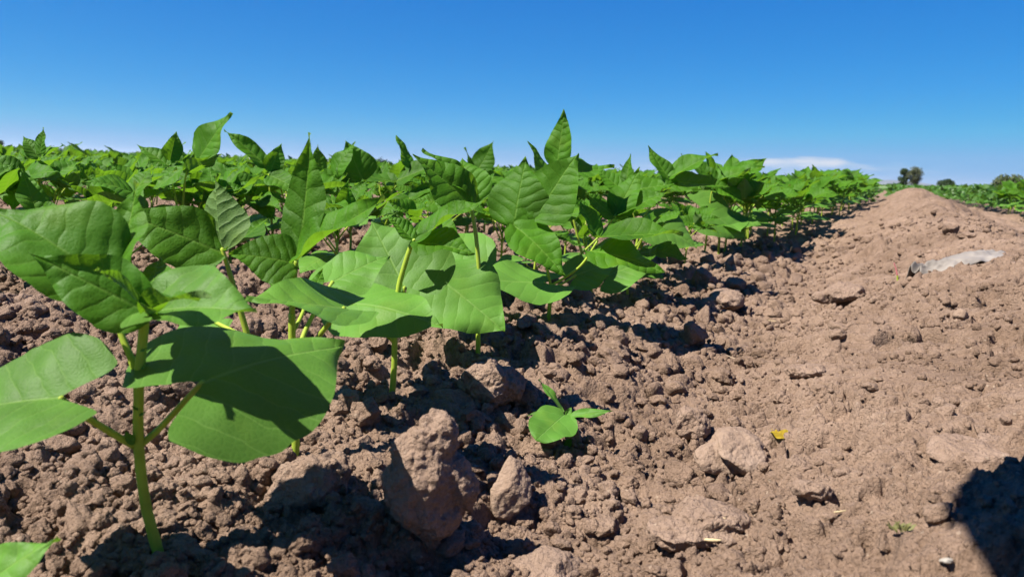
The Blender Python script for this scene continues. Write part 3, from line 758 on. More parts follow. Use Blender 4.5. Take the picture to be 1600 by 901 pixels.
# ------------------------------------------------------------------ lumps of earth
def union_clod(name, px, py, blobs, seed, label, mat=None, vox=.0011, rough=.0016, cat='clod', cuts=5):
    """several lumps grown together; each blob: (px, py, dy, radii, rot, seed)"""
    g = ground_at(px, py); Vs, Ts, o = [], [], 0
    for (bx, by, dy, rad, rot, sd) in blobs:
        V, T = ICO[4]; Pp = lumpy(V, sd, .16 if cuts < 8 else .11, cuts, .09 if cuts < 8 else .05, .72 if cuts < 8 else .60) * np.array(rad)[None]
        Pp = Pp @ rotm(*[R(a) for a in rot]).T + at(bx, by, g[1] + dy) - g
        Vs.append(Pp); Ts.append(T + o); o += len(V)
    ob = mesh_np(name, np.vstack(Vs), np.vstack(Ts), mat or CLOD, loc=g)
    md = ob.modifiers.new('r', 'REMESH'); md.mode = 'VOXEL'; md.voxel_size = vox; md.use_smooth_shade = True
    dg = bpy.context.evaluated_depsgraph_get(); me = bpy.data.meshes.new_from_object(ob.evaluated_get(dg))
    ob.modifiers.clear(); old = ob.data; ob.data = me; bpy.data.meshes.remove(old); me.name = name
    n = len(me.vertices); co_ = np.empty(n * 3, np.float32); me.vertices.foreach_get('co', co_); co_ = co_.reshape(-1, 3)
    no = np.empty(n * 3, np.float32); me.vertices.foreach_get('normal', no); no = no.reshape(-1, 3)
    k = fbm3(co_ * 95.0 + seed, 3, seed) * 2.0 - .9 * np.clip(.10 - np.abs(fbm3(co_ * 60 + seed, 2, seed + 5)), 0, 1) * 8
    k = k + .8 * fbm3(co_ * 420.0, 3, seed + 9) + .8 * (.5 - worley3(co_ * 260.0, seed + 4))
    co_ = co_ + no * (k * rough)[:, None]
    me.vertices.foreach_set('co', co_.astype(np.float32).ravel()); me.update()
    if not me.materials: me.materials.append(mat or CLOD)
    return tag(ob, label, cat, 'clods and stones on the soil')

union_clod('clod', 672, 835, [
    (664, 755, .0, (.025, .022, .036), (0, 8, 10), 3), (682, 682, .002, (.012, .013, .019), (10, -6, 40), 4),
    (648, 712, .0, (.014, .016, .016), (0, 0, 0), 5), (714, 757, .006, (.012, .016, .021), (0, -12, 30), 6), (680, 806, -.002, (.018, .016, .015), (0, 0, 60), 8)],
    1, 'tall upright clod standing on end like a broken tooth')
union_clod('clod', 487, 775, [
    (478, 748, .0, (.024, .022, .017), (12, -10, 20), 11), (512, 745, .008, (.014, .018, .018), (0, 10, 70), 12), (462, 772, -.006, (.02, .016, .012), (0, 0, 0), 13)],
    2, 'block-shaped clod with a flat sunlit top, left of the tall upright clod')
union_clod('stone', 800, 800, [(800, 766, .0, (.0165, .010, .024), (-28, 8, 16), 21), (792, 788, -.002, (.013, .01, .014), (0, 0, 50), 22)],
    3, 'smooth pale stone slab tilted beside a deep black hollow, right of the tall clod', mat=STONE, rough=.0008, cuts=11)
union_clod('clod', 768, 628, [(760, 598, .0, (.027, .024, .025), (10, 5, 10), 31), (795, 602, .006, (.018, .02, .018), (0, 0, 50), 32)],
    4, 'squarish clod standing in the plants\' shadow behind the small weed seedling')
union_clod('stone', 1150, 722, [(1158, 704, -.004, (.028, .026, .010), (26, 10, 20), 41), (1128, 712, .0, (.028, .022, .011), (22, 0, 50), 42), (1145, 695, .004, (.026, .020, .012), (20, 5, 0), 43)],
    5, 'flat stone with a raised front edge and black shadow, near the yellow leaf', mat=STONE, rough=.0009, cuts=11)
union_clod('clod', 1084, 678, [(1082, 660, .0, (.016, .014, .015), (0, 0, 20), 51), (1092, 668, -.004, (.011, .012, .012), (0, 20, 0), 52)],
    6, 'small cracked clod left above the flat overhanging stone')
union_clod('clod', 1095, 842, [(1112, 806, .01, (.024, .026, .010), (-8, 10, 10), 61), (1070, 832, .0, (.028, .022, .011), (0, 4, 40), 62), (1120, 838, -.004, (.016, .016, .009), (0, 0, 10), 63)],
    7, 'broad flat crusted clod with two straw bits on it, below the overhanging stone')
union_clod('clod', 850, 905, [(850, 893, .0, (.030, .024, .013), (0, 0, 12), 71)], 8, 'smooth rounded clod cut by the bottom edge of the picture', rough=.0009)
union_clod('clod', 1270, 778, [(1268, 764, .0, (.012, .013, .006), (-10, 10, 30), 81)], 9, 'thin flat plate of dried crust alone on the smooth soil')
union_clod('clod', 1140, 482, [(1135, 468, .0, (.036, .034, .020), (0, 0, 30), 91), (1110, 478, -.01, (.022, .02, .016), (0, 0, 0), 92)], 10, 'rounded clod beside the last sunlit leaf shadow at the edge of the row', vox=.002)
union_clod('clod', 545, 640, [(540, 628, .0, (.014, .013, .013), (0, 0, 20), 101)], 11, 'round knobbly clod in the dark soil left of the single straight stem')
union_clod('clod', 898, 694, [(897, 682, -.002, (.0085, .008, .010), (0, 0, 20), 111)], 12, 'little angular clod touching the weed seedling on its right')
union_clod('clod', 1535, 712, [(1510, 707, .0, (.028, .022, .007), (12, 0, -6), 121), (1565, 709, .006, (.030, .022, .008), (10, 0, -10), 122), (1540, 712, -.006, (.022, .016, .007), (0, 0, 30), 123)], 13, 'long low ridge of pale crust just above the dark shadow at right', rough=.0012, cuts=9)
union_clod('clod', 1265, 588, [(1258, 580, .0, (.022, .020, .010), (-10, 0, 0), 131)], 14, 'low worn clod midway across the bare strip above the yellow leaf', rough=.001)
union_clod('clod', 1320, 470, [(1318, 458, .0, (.040, .034, .018), (-8, 0, 20), 141), (1290, 464, 0, (.026, .02, .014), (0, 0, 0), 142)], 15, 'wide clod with a black gap below it in the middle of the bare strip', vox=.002)

def soil_crumbs():
    g = np.random.default_rng(5); Nn = 42000
    th = g.uniform(-R(40), R(40), Nn); r = np.exp(g.uniform(math.log(.31), math.log(3.2), Nn))
    x = r * np.sin(th); y = r * np.cos(th); s_, n_ = sn(x, y)
    right = sstep(-.27, .02, n_ + .12 * fbm2(x * 3, y * 3, 2, 77))
    cl = .5 + fbm2(x * 9, y * 9, 3, 63)
    keep = g.random(Nn) < (1 - right) * np.clip(.25 + 1.1 * cl, 0, 1) + right * (.10 + np.clip(cl - .22, 0, 1) * 1.1)
    x, y, r, right, cl = x[keep], y[keep], r[keep], right[keep], cl[keep]; Nn = len(x)
    size = .0014 * (r / .42) ** .8 * (1 + g.pareto(1.95, Nn)); size = np.minimum(size, (.0055 + .007 * g.random(Nn) ** 2.5) * np.sqrt(r / .5)) * (1 - .40 * right)
    zz = height(x, y)
    lib2 = [grainy(ICO[2][0], 300 + k, .22, 1.8) for k in range(24)]
    lib3 = [grainy(ICO[3][0], 400 + k, .26, 2.0) for k in range(24)]
    lib4 = [grainy(ICO[4][0], 600 + k, .24, 2.6) for k in range(16)]
    lib1 = [lumpy(ICO[1][0], 500 + k, .26, 4, .05) for k in range(20)]
    Vs, Ts, o = [], [], 0
    for i in range(Nn):
        px = size[i] / r[i] * 745
        if px > 11: V, T = lib4[i % 16], ICO[4][1]
        elif px > 5: V, T = lib3[i % 24], ICO[3][1]
        elif px > 2.2: V, T = lib2[i % 24], ICO[2][1]
        else: V, T = lib1[i % 20], ICO[1][1]
        sc = size[i] * g.uniform(.75, 1.25, 3) * np.array([1, 1, .85])
        P_ = (V * sc) @ rotm(*(g.uniform(-.5, .5, 2)), g.uniform(0, 6.28)).T + np.array([x[i], y[i], zz[i] + size[i] * g.uniform(-.05, .45)])
        Vs.append(P_); Ts.append(T + o); o += len(V)
    for i in range(420):
        th_ = g.uniform(-R(40), R(40)); r_ = math.exp(g.uniform(math.log(.36), math.log(3.0))); x_, y_ = r_ * math.sin(th_), r_ * math.cos(th_)
        rt_ = float(sstep(-.27, .02, sn(x_, y_)[1])); sz = (.006 + .008 * g.random() ** 2) * (r_ / .5) ** .6 * (1 - .3 * rt_)
        if g.random() < .45 * rt_: continue
        P_ = lumpy(ICO[4][0], 800 + i, .15, 9, .07, .55) ; P_ = P_ + (P_ / np.linalg.norm(P_, axis=1)[:, None]) * (.09 * (.5 - worley3(P_ * 3.3 + i, i)))[:, None]
        P_ = (P_ * sz * g.uniform(.7, 1.3, 3) * [1, 1, .8]) @ rotm(*(g.uniform(-.5, .5, 2)), g.uniform(0, 6.28)).T + [x_, y_, hz(x_, y_) + sz * g.uniform(-.1, .4)]
        Vs.append(P_); Ts.append(ICO[4][1] + o); o += len(P_)
    ob = mesh_np('soil_crumbs', np.vstack(Vs), np.vstack(Ts), SOIL)
    return tag(ob, 'loose crumbs of brown earth strewn over the bed', 'soil crumbs', kind='stuff')
soil_crumbs()

# ------------------------------------------------------------------ small things on the soil
P = Plant(ground_at(888, 692), 'small weed seedling with narrow leaves alone on the bare soil beside the row', name='weed_seedling', cat='weed', group=None)
P.tube('stem', [(889, 698, 0), (893, 678, -.001), (889, 662, -.003), (884, 650, -.004)], (.0014, .0012))
def wl(B, T, n, **k): place_leaf('leaf', P.root, P.o, P.p(B), P.p(T), n, SEEDL, **{'ns': 20, 'nt': 7, **k})
wl((882, 648, -.006), (838, 687, -.040), V3(-.05, -.55, .83), kind='rnd', w=.92, bend=16, fold=8, seed=1)
wl((885, 650, -.004), (957, 642, -.014), V3(-.1, -.55, .83), kind='nar', w=.24, bend=10, fold=12, seed=2)
wl((880, 644, .002), (842, 593, .014), V3(.5, -.6, .6), kind='nar', w=.24, bend=8, fold=14, seed=3)
wl((868, 645, .004), (824, 649, .01), V3(0, -.3, .95), kind='nar', w=.28, bend=14, fold=10, seed=4)
wl((884, 650, 0), (893, 636, .004), V3(0, -.8, .5), kind='nar', w=.6, fold=30, seed=5)
place_leaf('seed_leaf', P.root, P.o, P.p((881, 702, -.004)), P.p((893, 685, -.004)), V3(-.5, -.8, .2), SEEDL, kind='rnd', w=.55, seed=6, ns=14, nt=5)

yb = ground_at(1216, 692)
V, Fq, uv, b0, t0 = leaf_arr('rnd', w=.95, fold=5, bend=14, wave=.05, seed=77, ns=16, nt=6)
Vy = (V - [0, .5, 0]) * .0165 @ rotm(R(26), R(-8), R(35)).T
o = mesh_np('fallen_leaf', Vy, Fq, YELLOW, None, True, uv, loc=yb + np.array([0, 0, .010]))
tag(o, 'small curled yellow leaf lying on the bare soil', 'fallen leaf')

# weathered scrap of plastic sheet
PLAST = plain('plastic_scrap', (.205, .178, .15), .6, .25, .4, 13, bump=.003)
def scrap():
    g = ground_at(1500, 414, False); m, n = 70, 44
    u, v = np.meshgrid(np.linspace(0, 1, m), np.linspace(0, 1, n), indexing='ij')
    wid = .135 * (1 - .55 * np.abs(u - .62) ** 1.5 - .45 * sstep(.35, 0, u)) + .02 * fbm2(u * 5, v * 0, 3, 5)
    x = (u - .5) * .235 + .02 * fbm2(u * 3, v * 3, 2, 3); y = (v - .5) * wid + .035 * (u - .5)
    crease = np.abs(fbm2(u * 4.5 + 3, v * 3.2, 4, 8)); tight = sstep(.45, .05, u)
    z = .030 * (1 - (2 * v - 1) ** 2) * (.45 + .55 * np.sin(u * 2.6 + .3)) + .016 * crease + tight * .022 * np.abs(fbm2(u * 9, v * 5, 3, 18)) - .006 - .02 * (1 - v) * sstep(.5, .9, u)
    Vv = np.stack([x, y, z], -1).reshape(-1, 3) @ rotm(0, 0, R(14)).T
    Vv[:, 2] += macro(Vv[:, 0] + g[0], Vv[:, 1] + g[1]) - g[2]
    i = (np.arange(m - 1) * n)[:, None]; j = np.arange(n - 1)[None]
    Fq = np.stack([i + j, i + n + j, i + n + j + 1, i + j + 1], -1).reshape(-1, 4)
    o = mesh_np('plastic_scrap', Vv, Fq, PLAST, loc=g + np.array([0, 0, .005]))
    md = o.modifiers.new('thickness', 'SOLIDIFY'); md.thickness = .0012
    tag(o, 'crumpled greyish white scrap of plastic sheet half buried on the bare strip', 'plastic scrap')
scrap()

def straw(px, py, ln, ang, label, bend=.2, lift=.003, rad=.0006, seed=0, mat=None, name='straw', cat='straw'):
    g = ground_at(px, py); a = R(ang)
    t = np.linspace(-.5, .5, 7); d = np.array([math.cos(a), math.sin(a)])
    pts = np.stack([t * ln * d[0] - bend * ln * t ** 2 * d[1], t * ln * d[1] + bend * ln * t ** 2 * d[0], lift + .1 * ln * t], -1)
    V, Q, T = tube_arr(bez(pts, 14), (rad * .8, rad, rad * .6), 6, .3, seed)
    o = mesh_np(name, V, [Q, T], mat or STRAW, loc=g + np.array([0, 0, .001]))
    return tag(o, label, cat, 'bits of straw on the soil')
straw(1103, 843, .016, 78, 'pale straw bit standing across the flat crusted clod', .1, .012, .0010)
straw(1116, 836, .012, -35, 'shorter straw bit joining the pale one at an angle on the crusted clod', .3, .012, .0009)
straw(1112, 864, .010, -12, 'whitish straw bit at the lower edge of the crusted clod', .2, .008, .0011)
straw(1312, 808, .008, 10, 'tiny straw bit on the smooth soil left of the dried weed tuft')
straw(1148, 566, .030, 118, 'thin twig lying at the tip of the long leaf shadow', .15, .004, .0009, mat=plain('twig', (.30, .22, .15), .8))
straw(1118, 470, .022, 60, 'dry stalk leaning on the rounded clod by the row', .3, .012, .0009)
straw(1205, 505, .020, -65, 'slanting dry stalk between the row and the wide clod', .2, .004)
straw(1470, 700, .007, 15, 'small straw chip beside the dark grey chip on the long crust ridge', .1)

def chip(name, px, py, size, mat, label, cat):
    V, T = ICO[3]; g = ground_at(px, py)
    o = mesh_np(name, lumpy(V, px, .2, 6, .05) * np.array(size), T, mat, loc=g + np.array([0, 0, size[2] * .6 + .002]))
    o.rotation_euler = (R(-15), R(10), R(px % 90)); tag(o, label, cat)
chip('chip', 1463, 704, (.0055, .0032, .0016), plain('grey_chip', (.13, .14, .15), .5), 'dark bluish grey chip on the pale crust ridge', 'chip')
chip('chip', 1478, 884, (.0038, .0030, .0016), plain('white_chip', (.28, .25, .21), .7), 'small white chip at the bottom right of the soil', 'chip')
chip('pebble', 1500, 500, (.010, .009, .008), STONE, 'round pale pebble beside the dark holes on the far side of the bare strip', 'pebble')

P = Plant(ground_at(1404, 836), 'dried greenish tuft of a tiny weed on the smooth soil', name='weed_tuft', cat='weed')
dry = plain('dry_weed', (.13, .125, .04), .7, var=.4)
for k in range(14):
    a = k * 2.4; l = .004 + .004 * random.random()
    b = P.o + np.array([.0035 * math.cos(a), .002 * math.sin(a), .003])
    place_leaf('leaf', P.root, P.o, b, b + np.array([math.cos(a * 1.7) * l, math.sin(a * 1.3) * l * .7, l * .7]), V3(0, -.4, .9), dry, kind='nar', w=.35, ns=6, nt=2, seed=k)
P = Plant(ground_at(1402, 440), 'thin pink-tipped sprout standing alone on the bare strip', name='sprout', cat='sprout')
P.tube('stem', [(1403, 444, 0), (1402, 430, 0)], (.0018, .0015))
o = P.tube('shoot_tip', [(1402, 430, 0), (1400, 420, 0), (1397, 411, 0)], (.0016, .0010)); o.data.materials[0] = plain('pink', (.50, .17, .17), .5)
place_leaf('leaf', P.root, P.o, P.p((1403, 440, 0)), P.p((1410, 435, 0)), V3(0, -.5, .8), SEEDL, kind='nar', w=.5, ns=8, nt=3)

# ------------------------------------------------------------------ the rest of the field, plant by plant
def proto_parts(seed, lo):
    """a bean plant about its own origin: list of (kind, arrays, children)"""
    g = np.random.default_rng(seed); U = g.uniform
    ns, nt = (10, 3) if lo else (24, 7); k = 5 if lo else 8
    parts = []
    h = U(.10, .135); top = np.array([U(-.012, .012), U(-.012, .012), h])
    st = bez([np.array([0, 0, -.02]), top * [.5, .5, .55], top], 8)
    parts.append(('stem', 'tube', tube_arr(st, (.0031, .0024), k), []))
    sunb = np.array([-.30, -.42, .75])
    def leaf(B, d, L_, nrm, **kw):
        V, Fq, uv, b0, t0 = leaf_arr(ns=ns, nt=nt, seed=int(g.integers(9999)), **kw)
        T = B + d / np.linalg.norm(d) * L_
        ch = t0 - b0; L0 = np.linalg.norm(ch)
        return ((V - b0) @ frame(ch, (0, 0, 1))) * (L_ / L0) @ frame(T - B, nrm).T + B, Fq, uv
    a0 = U(0, 6.28)
    for q in range(2):
        a = a0 + q * 3.14 + U(-.4, .4); dr = np.array([math.cos(a), math.sin(a), 0])
        nd = top * [.5, .5, U(.5, .62)]; B = nd + dr * U(.025, .04) + [0, 0, U(.012, .028)]
        pet = tube_arr(bez([nd, (nd + B) / 2 + [0, 0, -.002], B], 6), (.0018, .0014), k)
        nrm = np.array([0, 0, .8]) + sunb * .7 + dr * .3 + g.normal(size=3) * .12
        parts.append(('primary_leaf', 'prim', leaf(B, dr + [.1, 0, U(-.35, .0)], U(.062, .082), nrm, kind='prim', w=U(.95, 1.15), lobk=.32, bend=U(8, 30), fold=U(-8, 12), wave=.025), [('petiole', pet)]))
    nl = int(g.integers(5, 7))
    for q in range(nl):
        a = a0 + 1.2 + q * 2.3 + U(-.4, .4); zf = 1.0 if q == 0 else U(.7, 1.0)
        el = R(U(55, 80)) if q == 0 else R(U(28, 62)); pl = U(.045, .08) if q == 0 else U(.055, .09)
        dr = np.array([math.cos(a) * math.cos(el), math.sin(a) * math.cos(el), math.sin(el)])
        nd = top * [1, 1, zf]; E = nd + dr * pl + [.008, 0, 0]
        pet = tube_arr(bez([nd, nd + dr * pl * .5 + [0, 0, .004], E], 7), (.0018, .0012), k)
        hz_ = np.array([math.cos(a), math.sin(a), 0]); sd = np.array([-hz_[1], hz_[0], 0]); lv = []
        up = U(.0, .9) if q else U(.5, 1.4)
        for t_ in (-1, 0, 1):
            d = (hz_ if t_ == 0 else sd * t_ * .95 + hz_ * .25) + np.array([.18, 0, up + U(-.35, .35)])
            nrm = sunb + hz_ * -.25 + g.normal(size=3) * .28 + np.array([0, 0, .15])
            B = E + (hz_ * .012 if t_ == 0 else sd * t_ * .004)
            lv.append(leaf(B, d, U(.062, .088) * (1.0 if t_ == 0 else .92), nrm, kind='tri', w=U(.55, .78), fold=U(4, 30), bend=U(0, 34), wave=.03, tipcurl=U(-.02, .06)))
        parts.append(('trifoliate_leaf', 'tri', pet, lv))
    # folded young leaf at the shoot tip
    lv = leaf(top + [0, 0, .004], np.array([U(-.3, .3), U(-.3, .3), 1.]), U(.018, .03), sunb, kind='tri', w=.5, fold=48)
    parts.append(('shoot_tip', 'leaf', lv, []))
    return parts

class Proto:
    def __init__(self, seed, lo):
        self.items = []                                  # (name, mesh data, parent index)
        for nm, kd, arr, ch in proto_parts(seed, lo):
            if lo:                                       # leaf with its leaflets as one mesh
                V = [arr[0]]; Q = [arr[1]]; T = []; UV = [arr[2] if kd in ('prim', 'leaf') else np.full((len(arr[0]), 2), .5)]
                if kd not in ('prim', 'leaf'): T.append(arr[2])
                o = len(arr[0])
                for c in ch:
                    c = c[1] if kd == 'prim' else c
                    V.append(c[0]); Q.append(c[1] + o)
                    if kd == 'prim': T.append(c[2] + o); UV.append(np.full((len(c[0]), 2), .5))
                    else: UV.append(c[2])
                    o += len(c[0])
                fs = [np.vstack(Q)] + ([np.vstack(T)] if T else [])
                self.add(nm, np.vstack(V), fs, STEM if kd == 'tube' else (PRIM if kd == 'prim' else TRI), np.vstack(UV), None)
            else:
                if kd == 'tube': self.add(nm, arr[0], [arr[1], arr[2]], STEM, None, None)
                elif kd in ('prim', 'leaf'):
                    self.add(nm, arr[0], arr[1], PRIM if kd == 'prim' else TRI, arr[2], None); pi = len(self.items) - 1
                    for cn, c in ch: self.add(cn, c[0], [c[1], c[2]], STEM, None, pi)
                else:
                    self.add(nm, arr[0], [arr[1], arr[2]], STEM, None, None); pi = len(self.items) - 1
                    for c in ch: self.add('leaflet', c[0], c[1], TRI, c[2], pi)
    def add(self, nm, V, Fs, mat, uv, par):
        o = mesh_np(nm, V, Fs, mat, None, True, uv); self.items.append((nm, o.data, par)); bpy.data.objects.remove(o)
    def put(self, loc, rz, sc, label, group):
        r = empty('bean_plant', loc, label, 'bean plant', group, rz, sc); obs = []
        for nm, me, par in self.items:
            o = bpy.data.objects.new(nm, me); COL.objects.link(o); o.parent = r if par is None else obs[par]; obs.append(o)
        return r
HI = [Proto(900 + k, False) for k in range(7)]
LO = [Proto(950 + k, True) for k in range(8)]

spots = []
heroes2 = [rowpt(p, N2) for p in (282, 424, 545, 600, 752, 64, 110)]
for kk in range(-14, 4):
    n = ROW0 + ROWSP * kk
    if kk in (1,): continue                       # the bare strip
    s = -1.0 + .07 * (kk % 3)
    while s < 14:
        s += (.10 if kk in (0, -1) else .125) + rng.uniform(-.03, .03)
        nn = n + (rng.uniform(-.07, .03 + .09 * min(1, max(0, (s - 1.5) / 1.5)) + .16 * min(1, max(0, (s - 3.2) / 2))) if kk == 0 else rng.uniform(-.06, .06)); x, y = xy(s, nn); r = math.hypot(x, y)
        if y < .5 or r > 13 or abs(math.atan2(x, y)) > R(37.5): continue
        if kk == 0 and s < sn(*ground_at(1100, 398)[:2])[0] + .06: continue
        if kk == -1 and (min(math.hypot(x - h[0], y - h[1]) for h in heroes2) < .075): continue
        if kk < 0 and r < 1.0: continue
        if kk == 1 and s < 8: continue
        spots.append((r * (1.0 if kk in (0, -1, 2) else 1.25), r, x, y, kk))
spots.sort(); CUT = spots[:287]; print('plants', len(spots), 'cut at', CUT[-1][1])
for (fs, fn) in ((.98, -.60), (1.10, -.50), (1.22, -.62), (1.36, -.50), (1.48, -.60), (1.60, -.47), (1.30, -.40), (1.72, -.56), (1.82, -.42), (.80, -.66)):
    fx, fy = xy(fs, fn); CUT.append((1.0, math.hypot(fx, fy), fx, fy, 100))
names = {100: ('small bean plant squeezed in behind the big near plants of the row', ROWG), 0: ('leafy bean plant further up the row bordering the bare strip, crowded by neighbours', ROWG),
         -1: ('bean plant filling the second row, leaves overlapping those on either side', ROW2),
         2: ('bean plant in the green row beyond the bare strip at right', 'bean plants beyond the bare strip')}
taken = set()
for i, (_, r, x, y, kk) in enumerate(CUT):
    pr = HI if r < 2.6 else LO
    lab, grp = names.get(kk, names[2] if 2 < kk < 100 else ('bean plant in the far rows at left, mostly hidden by nearer leaves', 'bean plants of the far rows'))
    sc = .74 if kk == 100 else rng.uniform(.95, 1.28) * (1.0 if kk == 0 else (.88 if kk == -1 else (1.05 if kk > 0 else .90)))
    pr[int(rng.integers(len(pr)))].put((x, y, mz(x, y)), rng.uniform(-.9, .9), sc, lab, grp)
    taken.add((round(x, 4), round(y, 4)))

# beyond them: the field as one mass, still made of leaves
def field_mass():
    g = np.random.default_rng(8); PX, PY, S, Z = [], [], [], []
    lim = 8
    for (_, r, x, y, kk) in spots[287:]:
        m = 34; PX.append(x + g.normal(0, .055, m)); PY.append(y + g.normal(0, .055, m)); S.append(g.uniform(.055, .085, m)); Z.append(g.uniform(.06, .23, m))
    Nn = 240000
    th = g.uniform(-R(50), R(50), Nn); r = np.sqrt(g.uniform(12.5 ** 2, 45 ** 2, Nn)); x, y = r * np.sin(th), r * np.cos(th)
    s_, n_ = sn(x, y); ph = (n_ - ROW0) / ROWSP; n2 = (np.round(ph) + (ph - np.round(ph)) * .55) * ROWSP + ROW0
    x, y = xy(s_, n2)
    PX.append(x); PY.append(y); S.append(g.uniform(.07, .12, Nn)); Z.append(g.uniform(.05, .20, Nn) + .03 * vnoise2(x * 1.3, y * 1.3, 4) + .03 * vnoise2(x * .3, y * .3, 5))
    Nn = 110000
    th = g.uniform(-R(50), R(50), Nn); r = np.exp(g.uniform(math.log(42), math.log(420), Nn)); x, y = r * np.sin(th), r * np.cos(th)
    PX.append(x); PY.append(y); S.append(np.minimum(.10 * (r / 42) ** 1.0, .55)); Z.append(g.uniform(.03, .19, Nn) + .10 * vnoise2(x * .06, y * .06, 6) * sstep(40, 150, r))
    x = np.concatenate(PX); y = np.concatenate(PY); s = np.concatenate(S); z = np.concatenate(Z)
    n = len(x); az = g.uniform(0, 6.28, n); el = g.uniform(-.3, .9, n); rr = np.hypot(x, y)
    d = np.stack([np.cos(az) * np.cos(el) + .2, np.sin(az) * np.cos(el), np.sin(el)], -1); d /= np.linalg.norm(d, axis=1)[:, None]
    d[rr > 60, 2] *= .35
    nr = np.array([-.3, -.42, .75]) + g.normal(0, .4, (n, 3)); nr -= d * (nr * d).sum(1)[:, None]; nr /= np.linalg.norm(nr, axis=1)[:, None]
    sd = np.cross(d, nr); B = np.stack([x, y, z], -1); S3 = s[:, None]
    V = np.stack([B, B + d * S3 * .4 + sd * S3 * .34 + nr * S3 * .1, B + d * S3, B + d * S3 * .4 - sd * S3 * .34 + nr * S3 * .1, B + d * S3 * .45], 1).reshape(-1, 3)
    i = np.arange(n) * 5
    T = np.concatenate([np.stack([i, i + 1, i + 4], -1), np.stack([i + 1, i + 2, i + 4], -1), np.stack([i + 2, i + 3, i + 4], -1), np.stack([i + 3, i, i + 4], -1)])
    o = mesh_np('bean_field', V, T, FAR)
    tag(o, 'far bean field merging into one green mass up to the horizon', 'bean field', kind='stuff')
field_mass()

# ------------------------------------------------------------------ far things
BARK = plain('bark', (.11, .085, .06), .9, .1, .3, 3)
def tree(name, px, py_base, dist, hgt, wid, label, leaf_col, seed, n=6000, low=.12, gap=.3, trunk=True, lean=0):
    g = np.random.default_rng(seed)
    b = at(px, py_base, dist); b[2] = -.1
    root = empty(name, b, label, 'tree' if trunk else 'bush', 'trees and bushes on the horizon')
    parts = [tube_arr(bez([np.array([0, 0, -.2]), np.array([lean * .3, 0, hgt * .3]), np.array([lean, .1, hgt * .72])], 10), (hgt * .030, hgt * .022, hgt * .010), 8)]
    cl = []
    for k in range(24 if trunk else 16):
        a = g.uniform(0, 6.28); t = g.uniform(.10, .92); rad = wid * .42 * g.uniform(.2, 1.0) * (1.05 - abs(t - .5) * .9)
        c = np.array([math.cos(a) * rad + lean * t, math.sin(a) * rad, hgt * (low + (1 - low) * t)])
        cl.append((c, wid * g.uniform(.18, .30)))
        s0 = np.array([lean * t * .5, 0, hgt * (low * .6 + .45 * t)])
        parts.append(tube_arr(bez([s0, (s0 + c) / 2 + [0, 0, hgt * .04], c], 6), (hgt * .010, hgt * .003), 5))
    V, Q, T = join_arr(parts); mesh_np('trunk', V, [Q, T], BARK, root)
    P_ = []
    for c, rd in cl:
        m = n // len(cl); v = g.normal(size=(m, 3)); v /= np.linalg.norm(v, axis=1)[:, None]
        P_.append(c + v * (rd * g.uniform(gap, 1.1, m) ** .6)[:, None] * np.array([1, 1, .85]))
    B = np.vstack(P_); m = len(B); s = wid * .034 * g.uniform(.7, 1.6, m)[:, None]
    d = g.normal(size=(m, 3)); d /= np.linalg.norm(d, axis=1)[:, None]; e = np.cross(d, g.normal(size=(m, 3))); e /= np.linalg.norm(e, axis=1)[:, None]
    V = np.stack([B - d * s, B + e * s * .6, B + d * s, B - e * s * .6], 1).reshape(-1, 3)
    i = np.arange(m) * 4
    mesh_np('crown', V, np.stack([i, i + 1, i + 2, i + 3], -1), plain('crown_' + name, leaf_col, .6, .2, .4, .6, trans=.15, tcol=(.12, .2, .04)), root)
    return root
tree('tree', 1410, 293, 240, 5.8, 3.4, 'dark bushy tree on the horizon, denser of the close pair', (.035, .060, .022), 1, low=.05)
tree('tree', 1426, 293, 236, 6.4, 4.4, 'taller greyish thin-crowned tree on the horizon, leaning against the dark one', (.085, .095, .050), 2, n=4200, gap=.2, lean=.5)
tree('bush', 1478, 294, 260, 2.6, 5.0, 'round dark bush alone on the horizon right of the tree pair', (.035, .060, .025), 3, low=.05, trunk=False)
tree('bush', 1580, 297, 200, 3.2, 8.0, 'wide wispy olive bush on the horizon at the right edge', (.085, .105, .045), 4, n=3000, low=.08, gap=.2, trunk=False)
tree('tree', -4, 236, 300, 4.0, 5.0, 'dark tree on the horizon cut by the left edge of the picture', (.030, .05, .022), 6, low=.05)
tree('bush', 92, 240, 300, 2.2, 4.0, 'tiny dark bush on the horizon near the left edge', (.03, .05, .022), 7, n=1500, low=.05, trunk=False)
tree('bush', 596, 259, 320, 2.6, 7.0, 'small dark bush on the horizon behind the two tent-like leaflets', (.03, .05, .025), 8, n=1500, low=.05, trunk=False)

# a tractor working far off
def box(c, s, bev=.04):
    c = np.array(c, float); s = np.array(s, float) / 2
    q = [(-1, -1), (1, -1), (1, 1), (-1, 1)]; V = []
    for z, k in ((-1, 1 - bev), (-1 + bev * 2, 1), (1 - bev * 2, 1), (1, 1 - bev)):
        for a, b in q: V.append(c + s * np.array([a * k, b * k, z]))
    Fq = [[3, 2, 1, 0], [12, 13, 14, 15]]
    for l in range(3):
        for k in range(4): Fq.append([l * 4 + k, l * 4 + (k + 1) % 4, l * 4 + 4 + (k + 1) % 4, l * 4 + 4 + k])
    return np.array(V), np.array(Fq)
def boxes(name, lst, mat, parent):
    V, Q, o = [], [], 0
    for c, s in lst:
        v, q = box(c, s); V.append(v); Q.append(q + o); o += len(v)
    return mesh_np(name, np.vstack(V), np.vstack(Q), mat, parent, False)
tb = at(1342, 290, 300.0); tb[2] = 0
tr = empty('tractor', tb, 'tiny red tractor with a dark cab window and white roof on the horizon', 'tractor', None, R(25))
